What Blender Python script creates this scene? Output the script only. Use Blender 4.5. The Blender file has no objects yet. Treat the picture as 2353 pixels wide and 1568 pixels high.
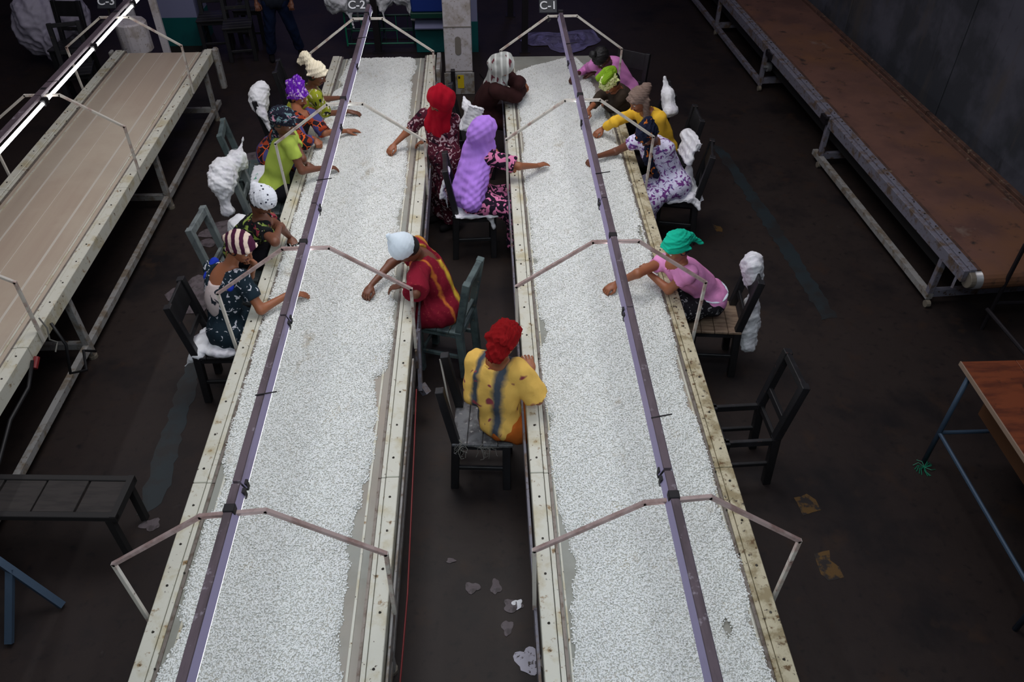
import bpy, bmesh, math, random
import numpy as np
from mathutils import Vector, Matrix
random.seed(7); rng=np.random.default_rng(5)
C=bpy.context.scene.collection
PI=math.pi
# ------------------------------------------------------------------ camera
cam=bpy.data.cameras.new('camera'); co=bpy.data.objects.new('camera',cam); C.objects.link(co)
cam.sensor_width=36.0; cam.lens=36.0*1830.0/2353.0; cam.clip_end=100; cam.clip_start=.05
co.location=(0,0,4.7)
co.rotation_euler=(math.radians(90-41.692),0,math.radians(-2.138))
bpy.context.scene.camera=co
# ------------------------------------------------------------------ world, light, exposure
W=bpy.data.worlds.new('world'); bpy.context.scene.world=W; W.use_nodes=True
W.node_tree.nodes['Background'].inputs[0].default_value=(.010,.010,.016,1)
W.node_tree.nodes['Background'].inputs[1].default_value=1.0
def area(name,loc,size,power,col,target=None,spread=180):
    l=bpy.data.lights.new(name,'AREA'); l.shape='RECTANGLE'; l.size,l.size_y=size; l.energy=power; l.color=col
    o=bpy.data.objects.new(name,l); C.objects.link(o); o.location=loc
    t=Vector(target)-Vector(loc) if target else Vector((0,0,-1))
    o.rotation_euler=t.to_track_quat('-Z','Y').to_euler(); l.spread=math.radians(spread); return o
area('skylight_near',(-.2,-.6,6.9),(2.6,1.6),52,(.80,.93,1.0),(-.1,3.2,.8),110)
area('skylight_far',(-.4,6.2,7.4),(3.2,3.0),88,(1.0,.97,.95),(-.4,6.6,.8),110)
area('ambient_fill',(0,5.5,8.2),(13,15),250,(.92,.88,1.0))  # added ambient fill under the ceiling, not a fitting of the hall
vs=bpy.context.scene.view_settings
vs.view_transform='Standard'; vs.look='None'; vs.gamma=1; vs.exposure=0.0; vs.use_curve_mapping=False
# ------------------------------------------------------------------ materials
def lin(c):
    r=[]
    for v in c[:3]:
        v=v/255.0; r.append(v/12.92 if v<=.04045 else ((v+.055)/1.055)**2.4)
    return (*r,1)
MATS={}
def M(name,base,rough=.6,metal=0,layers=(),bump=None,emit=None,spec=None,sheen=0):
    """layers: (rgb, kind, scale, lo, hi[, stretch]) kind noise / vor / vorf / wave / band"""
    m=bpy.data.materials.new(name); m.use_nodes=True; nt=m.node_tree; N=nt.nodes; L=nt.links
    b=N['Principled BSDF']; b.inputs['Roughness'].default_value=rough; b.inputs['Metallic'].default_value=metal
    if spec is not None: b.inputs['Specular IOR Level'].default_value=spec
    if sheen: b.inputs['Sheen Weight'].default_value=sheen
    tc=N.new('ShaderNodeTexCoord')
    rgb=N.new('ShaderNodeRGB'); rgb.outputs[0].default_value=lin(base); cur=rgb.outputs[0]
    def mapped(st):
        if not st: return tc.outputs['Object']
        mp=N.new('ShaderNodeMapping'); mp.inputs['Scale'].default_value=st; L.new(tc.outputs['Object'],mp.inputs['Vector']); return mp.outputs[0]
    for ly in layers:
        col,kind,scale,lo,hi=ly[:5]; st=ly[5] if len(ly)>5 else None
        if kind=='noise':
            t=N.new('ShaderNodeTexNoise'); t.inputs['Scale'].default_value=scale; t.inputs['Detail'].default_value=5; t.inputs['Roughness'].default_value=.62; L.new(mapped(st),t.inputs['Vector']); f=t.outputs['Fac']
        elif kind=='blot':
            t=N.new('ShaderNodeTexNoise'); t.inputs['Scale'].default_value=scale; t.inputs['Detail'].default_value=1; t.inputs['Distortion'].default_value=1.2; L.new(mapped(st),t.inputs['Vector']); f=t.outputs['Fac']
        elif kind=='vor':
            t=N.new('ShaderNodeTexVoronoi'); t.inputs['Scale'].default_value=scale; L.new(mapped(st),t.inputs['Vector']); f=t.outputs['Distance']
        elif kind=='edge':
            t=N.new('ShaderNodeTexVoronoi'); t.feature='DISTANCE_TO_EDGE'; t.inputs['Scale'].default_value=scale; L.new(mapped(st),t.inputs['Vector']); f=t.outputs['Distance']
        elif kind=='cell':
            t=N.new('ShaderNodeTexVoronoi'); t.inputs['Scale'].default_value=scale; L.new(mapped(st),t.inputs['Vector']); s=N.new('ShaderNodeSeparateColor'); L.new(t.outputs['Color'],s.inputs[0]); f=s.outputs[0]
        elif kind=='wave':
            t=N.new('ShaderNodeTexWave'); t.inputs['Scale'].default_value=scale; t.inputs['Distortion'].default_value=1.2; t.inputs['Detail'].default_value=1; L.new(mapped(st),t.inputs['Vector']); f=t.outputs['Fac']
        elif kind=='band':   # scale = normal vector, lo = offset, hi = half width ; st = softness
            d=N.new('ShaderNodeVectorMath'); d.operation='DOT_PRODUCT'; L.new(tc.outputs['Object'],d.inputs[0]); d.inputs[1].default_value=scale
            nz=N.new('ShaderNodeTexNoise'); nz.inputs['Scale'].default_value=14; L.new(tc.outputs['Object'],nz.inputs['Vector'])
            a=N.new('ShaderNodeMath'); a.operation='MULTIPLY_ADD'; a.inputs[1].default_value=.05; L.new(nz.outputs['Fac'],a.inputs[0]); L.new(d.outputs['Value'],a.inputs[2])
            s=N.new('ShaderNodeMath'); s.operation='SUBTRACT'; s.inputs[1].default_value=lo+.025; L.new(a.outputs[0],s.inputs[0])
            q=N.new('ShaderNodeMath'); q.operation='ABSOLUTE'; L.new(s.outputs[0],q.inputs[0])
            f=q.outputs[0]; so=st or .3; lo,hi=hi*(1+so),hi*(1-so)
        mr=N.new('ShaderNodeMapRange'); mr.inputs['From Min'].default_value=lo; mr.inputs['From Max'].default_value=hi; L.new(f,mr.inputs['Value'])
        mx=N.new('ShaderNodeMix'); mx.data_type='RGBA'; L.new(mr.outputs[0],mx.inputs['Factor']); L.new(cur,mx.inputs['A']); mx.inputs['B'].default_value=lin(col); cur=mx.outputs['Result']
    L.new(cur,b.inputs['Base Color'])
    if bump:
        sc,stg=bump[:2]; t=N.new('ShaderNodeTexNoise'); t.inputs['Scale'].default_value=sc; t.inputs['Detail'].default_value=4
        L.new(mapped(bump[2] if len(bump)>2 else None),t.inputs['Vector'])
        bp=N.new('ShaderNodeBump'); bp.inputs['Strength'].default_value=stg; bp.inputs['Distance'].default_value=.01; L.new(t.outputs['Fac'],bp.inputs['Height']); L.new(bp.outputs[0],b.inputs['Normal'])
    if emit:
        b.inputs['Emission Color'].default_value=lin(emit[0]); b.inputs['Emission Strength'].default_value=emit[1]
    MATS[name]=m; return m
def G(n): return MATS[n]
M('floor',(40,32,30),.52,spec=.28,layers=[((46,38,35),'noise',.45,.42,.62),((27,23,24),'noise',1.3,.50,.66),((50,37,30),'noise',3.1,.57,.72),((25,21,22),'noise',14,.56,.74),((62,56,54),'noise',5.5,.70,.78)],bump=(9,.25))
M('wall',(88,88,98),.85,layers=[((58,60,66),'noise',.9,.45,.6),((84,78,74),'noise',2.2,.55,.72,(1,1,.25)),((46,46,50),'noise',5,.62,.75,(1,1,.3))],bump=(20,.2))
M('paint_cream',(206,204,190),.5,layers=[((186,176,146),'noise',5,.50,.66),((140,112,72),'noise',17,.61,.69),((66,52,40),'noise',34,.655,.70)],bump=(30,.1))
M('paint_worn',(196,186,158),.55,layers=[((150,136,104),'noise',9,.46,.60),((105,80,50),'noise',22,.58,.66),((58,48,40),'noise',40,.60,.67)],bump=(30,.15))
M('paint_grey',(150,148,146),.5,layers=[((120,108,94),'noise',9,.48,.62),((88,66,48),'noise',25,.60,.68)])
M('paint_dull',(118,116,128),.5,layers=[((100,84,72),'noise',8,.50,.62),((70,52,42),'noise',26,.58,.66)])
M('steel_strip',(128,120,112),.45,.3,layers=[((98,84,72),'noise',18,.5,.64)])
M('dark_gap',(28,26,26),.8)
M('bolt_dark',(52,48,42),.5,.4)
M('belt_white',(150,151,142),.55,layers=[((138,138,128),'noise',2.5,.45,.6),((165,150,136),'noise',.4,.5,.7,(1,1,1))])
M('belt_beige',(182,166,148),.5,layers=[((170,150,134),'noise',1.0,.42,.64,(2.5,.12,1)),((188,174,156),'noise',.8,.5,.66)])
M('belt_stripe',(200,192,180),.5)
M('belt_rust',(112,78,66),.62,layers=[((94,66,58),'noise',1.6,.42,.6),((118,80,56),'noise',.9,.5,.7),((56,44,40),'noise',7,.60,.72),((130,112,100),'noise',1.1,.68,.74)],bump=(8,.2))
M('rust_trim',(92,64,52),.7,layers=[((70,50,42),'noise',9,.45,.6),((132,110,90),'noise',16,.58,.68)])
M('bean_bed',(205,205,198),.7,layers=[((170,168,158),'noise',110,.52,.62),((196,186,166),'noise',2.4,.60,.74),((130,120,100),'noise',7,.70,.76)],bump=(150,.8))
M('bean',(240,240,234),.42)
M('bean_b',(206,200,184),.42)
M('arch_paint',(206,200,190),.5,layers=[((176,150,140),'noise',7,.52,.62),((120,92,84),'noise',22,.64,.70)])
M('arch_dusty',(182,160,156),.55,layers=[((150,122,116),'noise',8,.45,.62)])
M('lamp_top',(104,90,98),.5,.2,layers=[((84,72,78),'noise',6,.5,.62,(1,.25,1)),((150,140,150),'noise',16,.62,.7)])
M('lamp_wing',(186,176,214),.4,.1,layers=[((150,136,150),'noise',5,.55,.7,(1,.2,1))])
M('tube_lit',(255,255,255),.4,emit=((240,249,255),11.0))
M('tube_lit_bright',(255,255,255),.4,emit=((250,250,250),9.0))
M('tube_off',(205,205,212),.25)
M('black_tape',(26,24,28),.6)
M('wood_black',(25,24,26),.5,layers=[((36,35,39),'noise',6,.5,.66,(1,1,.2)),((72,52,48),'noise',30,.64,.7)],bump=(20,.2))
M('wood_blue',(44,48,58),.55,layers=[((30,30,36),'noise',5,.45,.6),((70,56,52),'noise',22,.6,.68)])
M('wood_teal',(84,98,98),.6,layers=[((60,72,74),'noise',7,.48,.62),((120,104,84),'noise',24,.62,.70)],bump=(18,.2))
M('wood_grey',(116,124,124),.6,layers=[((86,92,94),'noise',7,.5,.62)])
M('wood_red',(92,48,46),.6,layers=[((60,40,40),'noise',9,.48,.62)])
M('wood_raw',(140,118,98),.6,layers=[((112,90,74),'noise',8,.45,.6,(1,6,1))])
M('seat_dusty',(104,104,106),.6,layers=[((70,68,70),'noise',10,.45,.6),((150,146,142),'noise',30,.6,.68)])
M('sack',(238,238,242),.5,layers=[((216,212,222),'noise',5,.5,.66)],bump=(22,.9),sheen=.2)
M('sack_print',(224,226,232),.5,layers=[((60,150,120),'noise',36,.60,.64,(1,.25,1)),],bump=(20,.4))
M('sack_grey',(172,166,182),.6,layers=[((148,142,160),'noise',3,.5,.66)],bump=(14,.5))
M('cord',(120,118,112),.8)
M('cable_black',(22,22,24),.5); M('cable_red',(120,28,30),.5)
M('teal_paint',(0,92,92),.6,layers=[((0,74,78),'noise',3,.5,.7)])
M('lilac_paint',(140,142,176),.6); M('blue_paint',(30,58,140),.5); M('green_dark',(8,62,50),.5)
M('post_white',(206,200,204),.5,layers=[((176,166,160),'noise',5,.5,.64),((120,104,84),'noise',40,.62,.68)])
M('slot',(124,116,108),.7); M('yellow_label',(206,178,24),.5); M('ink',(24,24,24),.6)
M('rack_metal',(30,60,56),.5,.3); M('rack_green',(20,120,90),.5); M('steel_dark',(34,30,34),.5,.3)
M('desk_top',(124,62,34),.5,layers=[((92,44,26),'noise',3,.45,.62,(1,5,1)),((60,32,22),'noise',9,.6,.7)])
M('desk_box',(96,62,36),.6); M('steel_blue',(66,84,104),.45,.3); M('desk_edge',(150,128,110),.6)
M('sign_board',(34,38,46),.6); M('letter',(214,216,220),.6)
M('wood_plank',(50,45,43),.7,layers=[((38,34,33),'noise',5,.45,.6,(1,6,1))]); M('wood_frame_dark',(34,32,32),.7)
M('plastic_sheet',(104,98,130),.25,layers=[((84,78,108),'noise',5,.5,.6)],bump=(9,.8))
M('scrap',(96,86,90),.6,layers=[((70,62,64),'noise',14,.5,.6)]); M('scrap_white',(176,172,184),.6,layers=[((70,62,62),'noise',26,.56,.6)])
M('mark_blue_and_light',(33,42,46),.5,layers=[((34,33,33),'noise',3,.46,.58)]); M('mark_yellow',(92,66,26),.5,layers=[((36,30,27),'noise',12,.48,.56)])
M('window_sky',(120,120,200),.3,emit=((140,132,205),1.1))
M('roller',(150,150,152),.35,.6); M('caster',(120,112,100),.5)
M('skin_dark',(112,68,48),.5); M('skin_mid',(150,92,62),.5); M('skin_deep',(84,50,38),.5)
M('lips',(110,54,48),.5); M('eye_white',(222,216,208),.3); M('iris',(28,18,14),.25); M('hair',(18,15,16),.6,bump=(60,.6,(1,1,.2)))
# cloth
def cloth(n,base,layers=(),bump=(30,.35)): return M(n,base,.9,layers=layers,bump=bump,spec=.15)
cloth('c_cream',(240,228,200)); cloth('c_limefloral',(150,156,44),[((226,214,190),'blot',14,.58,.62),((34,32,40),'blot',11,.62,.65)])
cloth('c_purplewrap',(104,34,170),[((206,170,226),'blot',20,.55,.62)]); 
cloth('c_orangegrid',(36,30,40),[((214,92,38),'edge',9,.045,.03),((70,70,120),'cell',9,.80,.82),((150,60,34),'cell',18,.86,.88)])
cloth('c_navypaisley',(34,36,50),[((112,140,146),'blot',26,.58,.62),((196,140,160),'blot',15,.66,.69)])
cloth('c_lime',(176,196,84)); cloth('c_trousers',(26,25,30))
cloth('c_whitecap_dots',(222,224,230),[((40,44,60),'vor',24,.22,.17)]); cloth('c_blackfloral',(24,26,28),[((142,164,76),'blot',13,.58,.61),((150,54,70),'blot',10,.64,.67),((210,196,180),'blot',22,.69,.71)])
cloth('c_stripewrap',(226,204,186),[((72,28,54),'wave',15,.42,.55,(.35,1.0,1.2))]); cloth('c_bluedress',(30,44,54),[((206,206,214),'blot',22,.63,.66)])
cloth('c_lacepanel',(204,188,186),[((34,40,50),'blot',11,.56,.60)]); cloth('c_blueband',(36,60,180))
cloth('c_redhijab',(166,14,36)); cloth('c_maroonfloral',(78,26,42),[((186,160,164),'blot',22,.58,.62),((36,18,30),'blot',12,.60,.66)])
cloth('c_purpleveil',(186,136,236)); cloth('c_pinkblack',(34,26,40),[((222,130,172),'blot',15,.50,.54)])
cloth('c_brown',(50,26,26)); cloth('c_greyscarf',(170,172,168),[((104,52,62),'blot',8,.58,.62),((210,212,208),'wave',5,.6,.9)])
cloth('c_maroonyellow',(128,24,44),[((214,178,60),'band',(.45,.89,.0),.055,.030,.6),((206,150,66),'band',(.45,.89,.0),.165,.020,.6),((196,110,50),'band',(.45,.89,.0),-.10,.012,.6),((160,60,60),'noise',40,.6,.68)]); cloth('c_whitecap',(226,238,248))
cloth('c_redturban',(140,18,22)); cloth('c_mustard',(238,192,98),[((72,80,92),'band',(.86,-.50,.0),.055,.034,.55),((72,80,92),'band',(.86,-.50,.0),-.115,.026,.55),((150,70,80),'blot',7,.66,.70)])
cloth('c_orangeskirt',(176,92,34)); cloth('c_pinklong',(222,140,204)); cloth('c_darkskirt',(34,30,36))
cloth('c_greenwrap',(112,150,30),[((226,226,170),'vor',60,.30,.22)]); cloth('c_olive',(58,48,40)); cloth('c_yellow',(240,190,60)); cloth('c_taupe',(128,108,98))
cloth('c_lilacfloral',(220,216,240),[((122,66,140),'blot',19,.54,.60),((84,70,130),'blot',28,.64,.67)]); cloth('c_navyorange',(26,30,50),[((190,104,40),'blot',14,.63,.66)])
cloth('c_pinktee',(232,150,204)); cloth('c_teal',(22,176,144)); cloth('c_blackpattern',(34,32,36),[((150,148,150),'blot',30,.62,.65)])
cloth('c_greenhead',(120,156,36)); cloth('c_dotcream',(206,210,150),[((110,140,40),'vor',40,.34,.26)])
cloth('c_jeans',(22,34,62)); cloth('c_darkshirt',(30,34,44)); cloth('c_shoe',(22,20,22)); cloth('c_orange',(206,100,40))
def bean_skin():
    m=MATS['bean']; nt=m.node_tree; N=nt.nodes; L=nt.links; b=N['Principled BSDF']; g=N.new('ShaderNodeNewGeometry')
    mp=N.new('ShaderNodeMapping'); mp.inputs['Scale'].default_value=(1,.6,0); L.new(g.outputs['Position'],mp.inputs['Vector'])
    t=N.new('ShaderNodeTexNoise'); t.inputs['Scale'].default_value=3.2; t.inputs['Detail'].default_value=8; t.inputs['Roughness'].default_value=.72; L.new(mp.outputs[0],t.inputs['Vector'])
    mr=N.new('ShaderNodeMapRange'); mr.inputs['From Min'].default_value=.60; mr.inputs['From Max'].default_value=.72; L.new(t.outputs['Fac'],mr.inputs['Value'])
    mx=N.new('ShaderNodeMix'); mx.data_type='RGBA'; L.new(mr.outputs[0],mx.inputs['Factor']); mx.inputs['A'].default_value=lin((236,237,234)); mx.inputs['B'].default_value=lin((186,174,152)); L.new(mx.outputs['Result'],b.inputs['Base Color'])
bean_skin()
# ------------------------------------------------------------------ mesh helpers
class MB:
    def __init__(s): s.v=[]; s.f=[]
    def box(s,c,d,R=None,taper=1.0):
        n=len(s.v); hx,hy,hz=d[0]/2,d[1]/2,d[2]/2
        for z in (-1,1):
            k=taper if z>0 else 1
            for x,y in ((-1,-1),(1,-1),(1,1),(-1,1)):
                p=Vector((x*hx*k,y*hy*k,z*hz))
                if R is not None: p=R@p
                s.v.append((p[0]+c[0],p[1]+c[1],p[2]+c[2]))
        s.f+=[(n,n+3,n+2,n+1),(n+4,n+5,n+6,n+7),(n,n+1,n+5,n+4),(n+1,n+2,n+6,n+5),(n+2,n+3,n+7,n+6),(n+3,n,n+4,n+7)]; return s
    def bb(s,x0,x1,y0,y1,z0,z1): return s.box(((x0+x1)/2,(y0+y1)/2,(z0+z1)/2),(x1-x0,y1-y0,z1-z0))
    def beam(s,a,b,w,h,up=(0,0,1)):
        a=Vector(a); b=Vector(b); d=b-a; L=d.length; d.normalize(); u=Vector(up)
        if abs(d.dot(u))>.98: u=Vector((0,1,0))
        x=d.cross(u).normalized(); z=x.cross(d).normalized(); R=Matrix((x,d,z)).transposed()
        return s.box((a+b)/2,(w,L,h),R)
    def tube(s,pts,r,n=8,cap=True):
        pts=[Vector(p) for p in pts]; base=len(s.v); prev=None
        for i,p in enumerate(pts):
            d=(pts[min(i+1,len(pts)-1)]-pts[max(i-1,0)]).normalized()
            if prev is None:
                u=Vector((0,0,1)) if abs(d.z)<.9 else Vector((1,0,0)); x=d.cross(u).normalized()
            else: x=(prev-d*prev.dot(d)).normalized()
            prev=x; y=d.cross(x); rr=r[i] if isinstance(r,(list,tuple)) else r
            for k in range(n):
                a=2*PI*k/n; q=p+x*math.cos(a)*rr+y*math.sin(a)*rr; s.v.append(tuple(q))
        for i in range(len(pts)-1):
            for k in range(n):
                a=base+i*n+k; b2=base+i*n+(k+1)%n; s.f.append((a,b2,b2+n,a+n))
        if cap: s.f.append(tuple(base+k for k in range(n))[::-1]); s.f.append(tuple(base+(len(pts)-1)*n+k for k in range(n)))
        return s
    def mesh(s,name,mat,bevel=0,smooth=False):
        me=bpy.data.meshes.new(name); me.from_pydata([tuple(v) for v in s.v],[],s.f)
        if bevel:
            bm=bmesh.new(); bm.from_mesh(me); bmesh.ops.bevel(bm,geom=bm.edges[:],offset=bevel,segments=1,affect='EDGES',clamp_overlap=True); bm.to_mesh(me); bm.free()
        bm=bmesh.new(); bm.from_mesh(me); bmesh.ops.recalc_face_normals(bm,faces=bm.faces[:]); bm.to_mesh(me); bm.free()
        if mat: me.materials.append(G(mat) if isinstance(mat,str) else mat)
        if smooth:
            for p in me.polygons: p.use_smooth=True
        return me
def tag(o,label=None,cat=None,group=None,kind=None):
    if label: o['label']=label
    if cat: o['category']=cat
    if group: o['group']=group
    if kind: o['kind']=kind
    return o
def thing(name,label,cat,loc=(0,0,0),rz=0,group=None):
    o=bpy.data.objects.new(name,None); C.objects.link(o); o.empty_display_size=.1; o.location=loc; o.rotation_euler=(0,0,rz); return tag(o,label,cat,group)
def obj(name,me,parent=None,loc=None):
    o=bpy.data.objects.new(name,me); C.objects.link(o)
    if parent: o.parent=parent
    if loc is not None: o.location=loc
    return o
def wobj(name,mb,mat,parent,**k):
    """mesh given in world coordinates, parented under a thing placed (unrotated) at parent.location"""
    me=mb.mesh(name,mat,**k); b=Vector((0,0,0)); p=parent
    while p is not None: b=b+Vector(p.location); p=p.parent
    me.transform(Matrix.Translation(-b)); return obj(name,me,parent)
def text(s,size,loc,rot,mat,parent,ext=.002):
    cu=bpy.data.curves.new('lettering','FONT'); cu.body=s; cu.size=size; cu.align_x='CENTER'; cu.align_y='CENTER'; cu.extrude=ext; cu.offset=.0015
    o=bpy.data.objects.new('lettering',cu); C.objects.link(o)
    dg=bpy.context.evaluated_depsgraph_get(); me=bpy.data.meshes.new_from_object(o.evaluated_get(dg)); bpy.data.objects.remove(o)
    me.materials.clear(); me.materials.append(G(mat)); o=obj('lettering',me,parent); o.location=loc; o.rotation_euler=rot; return o
# ------------------------------------------------------------------ SDF surfaces
class SDF:
    def __init__(s,fill=1.0): s.p=[]
    def cap(s,a,b,ra,rb=None,k=.02,clip=(),op=1): s.p.append(('c',np.array(a,float),np.array(b,float),ra,ra if rb is None else rb,k,clip,op)); return s
    def ell(s,c,r,R=None,k=.02,clip=(),op=1): s.p.append(('e',np.array(c,float),np.array(r,float),np.eye(3) if R is None else R,None,k,clip,op)); return s
    def box(s,c,r,R=None,k=.01,rd=.01,clip=(),op=1): s.p.append(('b',np.array(c,float),np.array(r,float),np.eye(3) if R is None else R,rd,k,clip,op)); return s
    def bounds(s,q,m):
        if q[0]=='c': lo=np.minimum(q[1]-q[3],q[2]-q[4]); hi=np.maximum(q[1]+q[3],q[2]+q[4])
        else:
            e=np.abs(q[3])@q[2]; lo=q[1]-e; hi=q[1]+e
        return lo-m,hi+m
    def mesh(s,h):
        bs=[s.bounds(q,2.5*h) for q in s.p if q[-1]>0]
        lo=np.min([b[0] for b in bs],0); hi=np.max([b[1] for b in bs],0); n=np.ceil((hi-lo)/h).astype(int)+1
        F=np.full(n,.5,np.float32); ax=[(lo[i]+h*np.arange(n[i])).astype(np.float32) for i in range(3)]
        for q in s.p:
            k=q[5]; a,b=s.bounds(q,k+2.5*h); i0=np.maximum(((a-lo)/h).astype(int),0); i1=np.minimum(((b-lo)/h).astype(int)+2,n)
            if (i1<=i0).any(): continue
            X=ax[0][i0[0]:i1[0],None,None]; Y=ax[1][None,i0[1]:i1[1],None]; Z=ax[2][None,None,i0[2]:i1[2]]
            if q[0]=='c':
                A,B=q[1],q[2]; d=B-A; L2=max(float(d@d),1e-9)
                t=np.clip(((X-A[0])*d[0]+(Y-A[1])*d[1]+(Z-A[2])*d[2])/L2,0,1)
                D=np.sqrt((X-A[0]-t*d[0])**2+(Y-A[1]-t*d[1])**2+(Z-A[2]-t*d[2])**2)-(q[3]+(q[4]-q[3])*t)
            else:
                c,r,R=q[1],q[2],q[3]; x,y,z=X-c[0],Y-c[1],Z-c[2]
                u=[R[0,j]*x+R[1,j]*y+R[2,j]*z for j in range(3)]
                if q[0]=='e':
                    k0=np.sqrt((u[0]/r[0])**2+(u[1]/r[1])**2+(u[2]/r[2])**2); k1=np.sqrt((u[0]/r[0]**2)**2+(u[1]/r[1]**2)**2+(u[2]/r[2]**2)**2)+1e-6
                    D=k0*(k0-1)/k1
                else:
                    rd=q[4]; e=[np.abs(u[j])-r[j]+rd for j in range(3)]
                    D=np.sqrt(np.maximum(e[0],0)**2+np.maximum(e[1],0)**2+np.maximum(e[2],0)**2)+np.minimum(np.maximum(np.maximum(e[0],e[1]),e[2]),0)-rd
            for (cp,cn) in q[6]:
                cn=np.array(cn,float); cn/=np.linalg.norm(cn); D=np.maximum(D,(X-cp[0])*cn[0]+(Y-cp[1])*cn[1]+(Z-cp[2])*cn[2])
            sl=(slice(i0[0],i1[0]),slice(i0[1],i1[1]),slice(i0[2],i1[2])); Fa=F[sl]
            if q[-1]>0:
                hh=np.maximum(k-np.abs(Fa-D),0)/k; F[sl]=np.minimum(Fa,D)-hh*hh*k*.25
            else:
                D=-D; hh=np.maximum(k-np.abs(Fa-D),0)/k; F[sl]=np.maximum(Fa,D)+hh*hh*k*.25
        return nets(F,lo,h)
def nets(F,lo,h):
    S=F<0; nx,ny,nz=F.shape
    c=S[:-1,:-1,:-1].astype(np.int8)
    for dx in (0,1):
        for dy in (0,1):
            for dz in (0,1):
                if dx or dy or dz: c=c+S[dx:nx-1+dx,dy:ny-1+dy,dz:nz-1+dz]
    act=(c>0)&(c<8); I=np.argwhere(act); idx=np.full(act.shape,-1,np.int32); idx[act]=np.arange(len(I))
    acc=np.zeros((len(I),3)); cnt=np.zeros(len(I)); cor=[(a,b,d) for a in (0,1) for b in (0,1) for d in (0,1)]
    val={q:F[I[:,0]+q[0],I[:,1]+q[1],I[:,2]+q[2]] for q in cor}
    for q in cor:
        for a in range(3):
            if q[a]==0:
                r=list(q); r[a]=1; r=tuple(r); v0,v1=val[q],val[r]; m=(v0<0)!=(v1<0)
                t=np.where(m,v0/(v0-v1+1e-12*((v0-v1)==0)),0); P=np.array(q,float)[None]+np.zeros((len(I),1)); P[:,a]+=t; acc[m]+=P[m]; cnt[m]+=1
    V=lo+h*(I+acc/np.maximum(cnt,1)[:,None]); Q=[]
    for a in range(3):
        b,d=(a+1)%3,(a+2)%3; s0=[slice(None)]*3; s1=[slice(None)]*3; s0[a]=slice(0,-1); s1[a]=slice(1,None)
        A=S[tuple(s0)]; B=S[tuple(s1)]; E=np.argwhere(A!=B); E=E[(E[:,b]>0)&(E[:,d]>0)&(E[:,b]<F.shape[b]-1)&(E[:,d]<F.shape[d]-1)]
        def g(db,dd):
            J=E.copy(); J[:,b]-=db; J[:,d]-=dd; return idx[J[:,0],J[:,1],J[:,2]]
        q=np.stack([g(1,1),g(0,1),g(0,0),g(1,0)],1); ins=A[E[:,0],E[:,1],E[:,2]]; q[~ins]=q[~ins][:,::-1]; Q.append(q)
    Q=np.concatenate(Q); Q=Q[(Q>=0).all(1)]; return V,Q
def normals(V,Q):
    n=np.cross(V[Q[:,2]]-V[Q[:,0]],V[Q[:,3]]-V[Q[:,1]]); N=np.zeros_like(V)
    for j in range(4): np.add.at(N,Q[:,j],n)
    return N/(np.linalg.norm(N,axis=1)[:,None]+1e-12)
def folds(V,Q,amp,freq,dirv=None,seed=0,ridge=False):
    r=np.random.default_rng(seed); f=np.zeros(len(V)); N=normals(V,Q)
    for i in range(5):
        k=r.normal(size=3)
        if dirv is not None: d=np.array(dirv,float); d/=np.linalg.norm(d); k=k-d*(k@d)*.85
        k=k/np.linalg.norm(k)*freq*(1+.5*i); w=.02*np.stack([np.sin(V@r.normal(size=3)*9+r.uniform(0,6)) for _ in range(3)],1)
        s=np.sin((V+w)@k+r.uniform(0,6)); s=(1-2*np.abs(s)) if ridge else s; f+=s/(1+.6*i)
    return V+N*(amp*f)[:,None]
def smooth_mesh(name,parts,base):
    """parts: list of (V,Q,mat)"""
    me=bpy.data.meshes.new(name); V=np.concatenate([p[0] for p in parts])-np.array(base); off=0; Qs=[]; mi=[]; mats=[]
    for p in parts:
        Qs.append(p[1]+off); off+=len(p[0])
        if p[2] not in mats: mats.append(p[2])
        mi.append(np.full(len(p[1]),mats.index(p[2])))
    Q=np.concatenate(Qs).astype(np.int32); mi=np.concatenate(mi).astype(np.int32)
    me.vertices.add(len(V)); me.vertices.foreach_set('co',V.astype(np.float32).ravel()); me.loops.add(Q.size); me.loops.foreach_set('vertex_index',Q.ravel())
    me.polygons.add(len(Q)); me.polygons.foreach_set('loop_start',np.arange(len(Q),dtype=np.int32)*4); me.polygons.foreach_set('material_index',mi); me.polygons.foreach_set('use_smooth',np.ones(len(Q),bool))
    for m in mats: me.materials.append(G(m))
    me.update(calc_edges=True); me.validate(); return me
def sdf_obj(name,s,h,mat,parent,fold=None):
    V,Q=s.mesh(h)
    if fold: V=folds(V,Q,**fold)
    b=np.zeros(3); p=parent
    while p is not None: b=b+np.array(p.location); p=p.parent
    return obj(name,smooth_mesh(name,[(V,Q,mat)],b),parent)
# ------------------------------------------------------------------ setting
def struct(name,mb,mat,parent=None,**k):
    o=wobj(name,mb,mat,parent,**k) if parent else obj(name,mb.mesh(name,mat,**k))
    if not parent: o['kind']='structure'
    return o
struct('floor',MB().bb(-10,5.9,-4,20,-.2,0),'floor')
WD=Vector((.0747,-.9972,0)); WN=Vector((-.9972,-.0747,0))     # right wall runs almost along the tables
wr=bpy.data.objects.new('wall_right',None); C.objects.link(wr); wr['kind']='structure'; wr.location=(5.0,12.4,0)
RW=Matrix((WD,-WN,Vector((0,0,1)))).transposed()
wobj('wall_core',MB().box(Vector((5.0,12.4,4))+WD*4-WN*.25,(26,.3,9.2),RW),'dark_gap',wr)
for i in range(-2,6):
    wobj('wall_panel',MB().box(Vector((5.0,12.4,4))+WD*(i*2.55)-WN*.07,(2.53,.1,9.0),RW),'wall',wr,bevel=.008)
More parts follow.
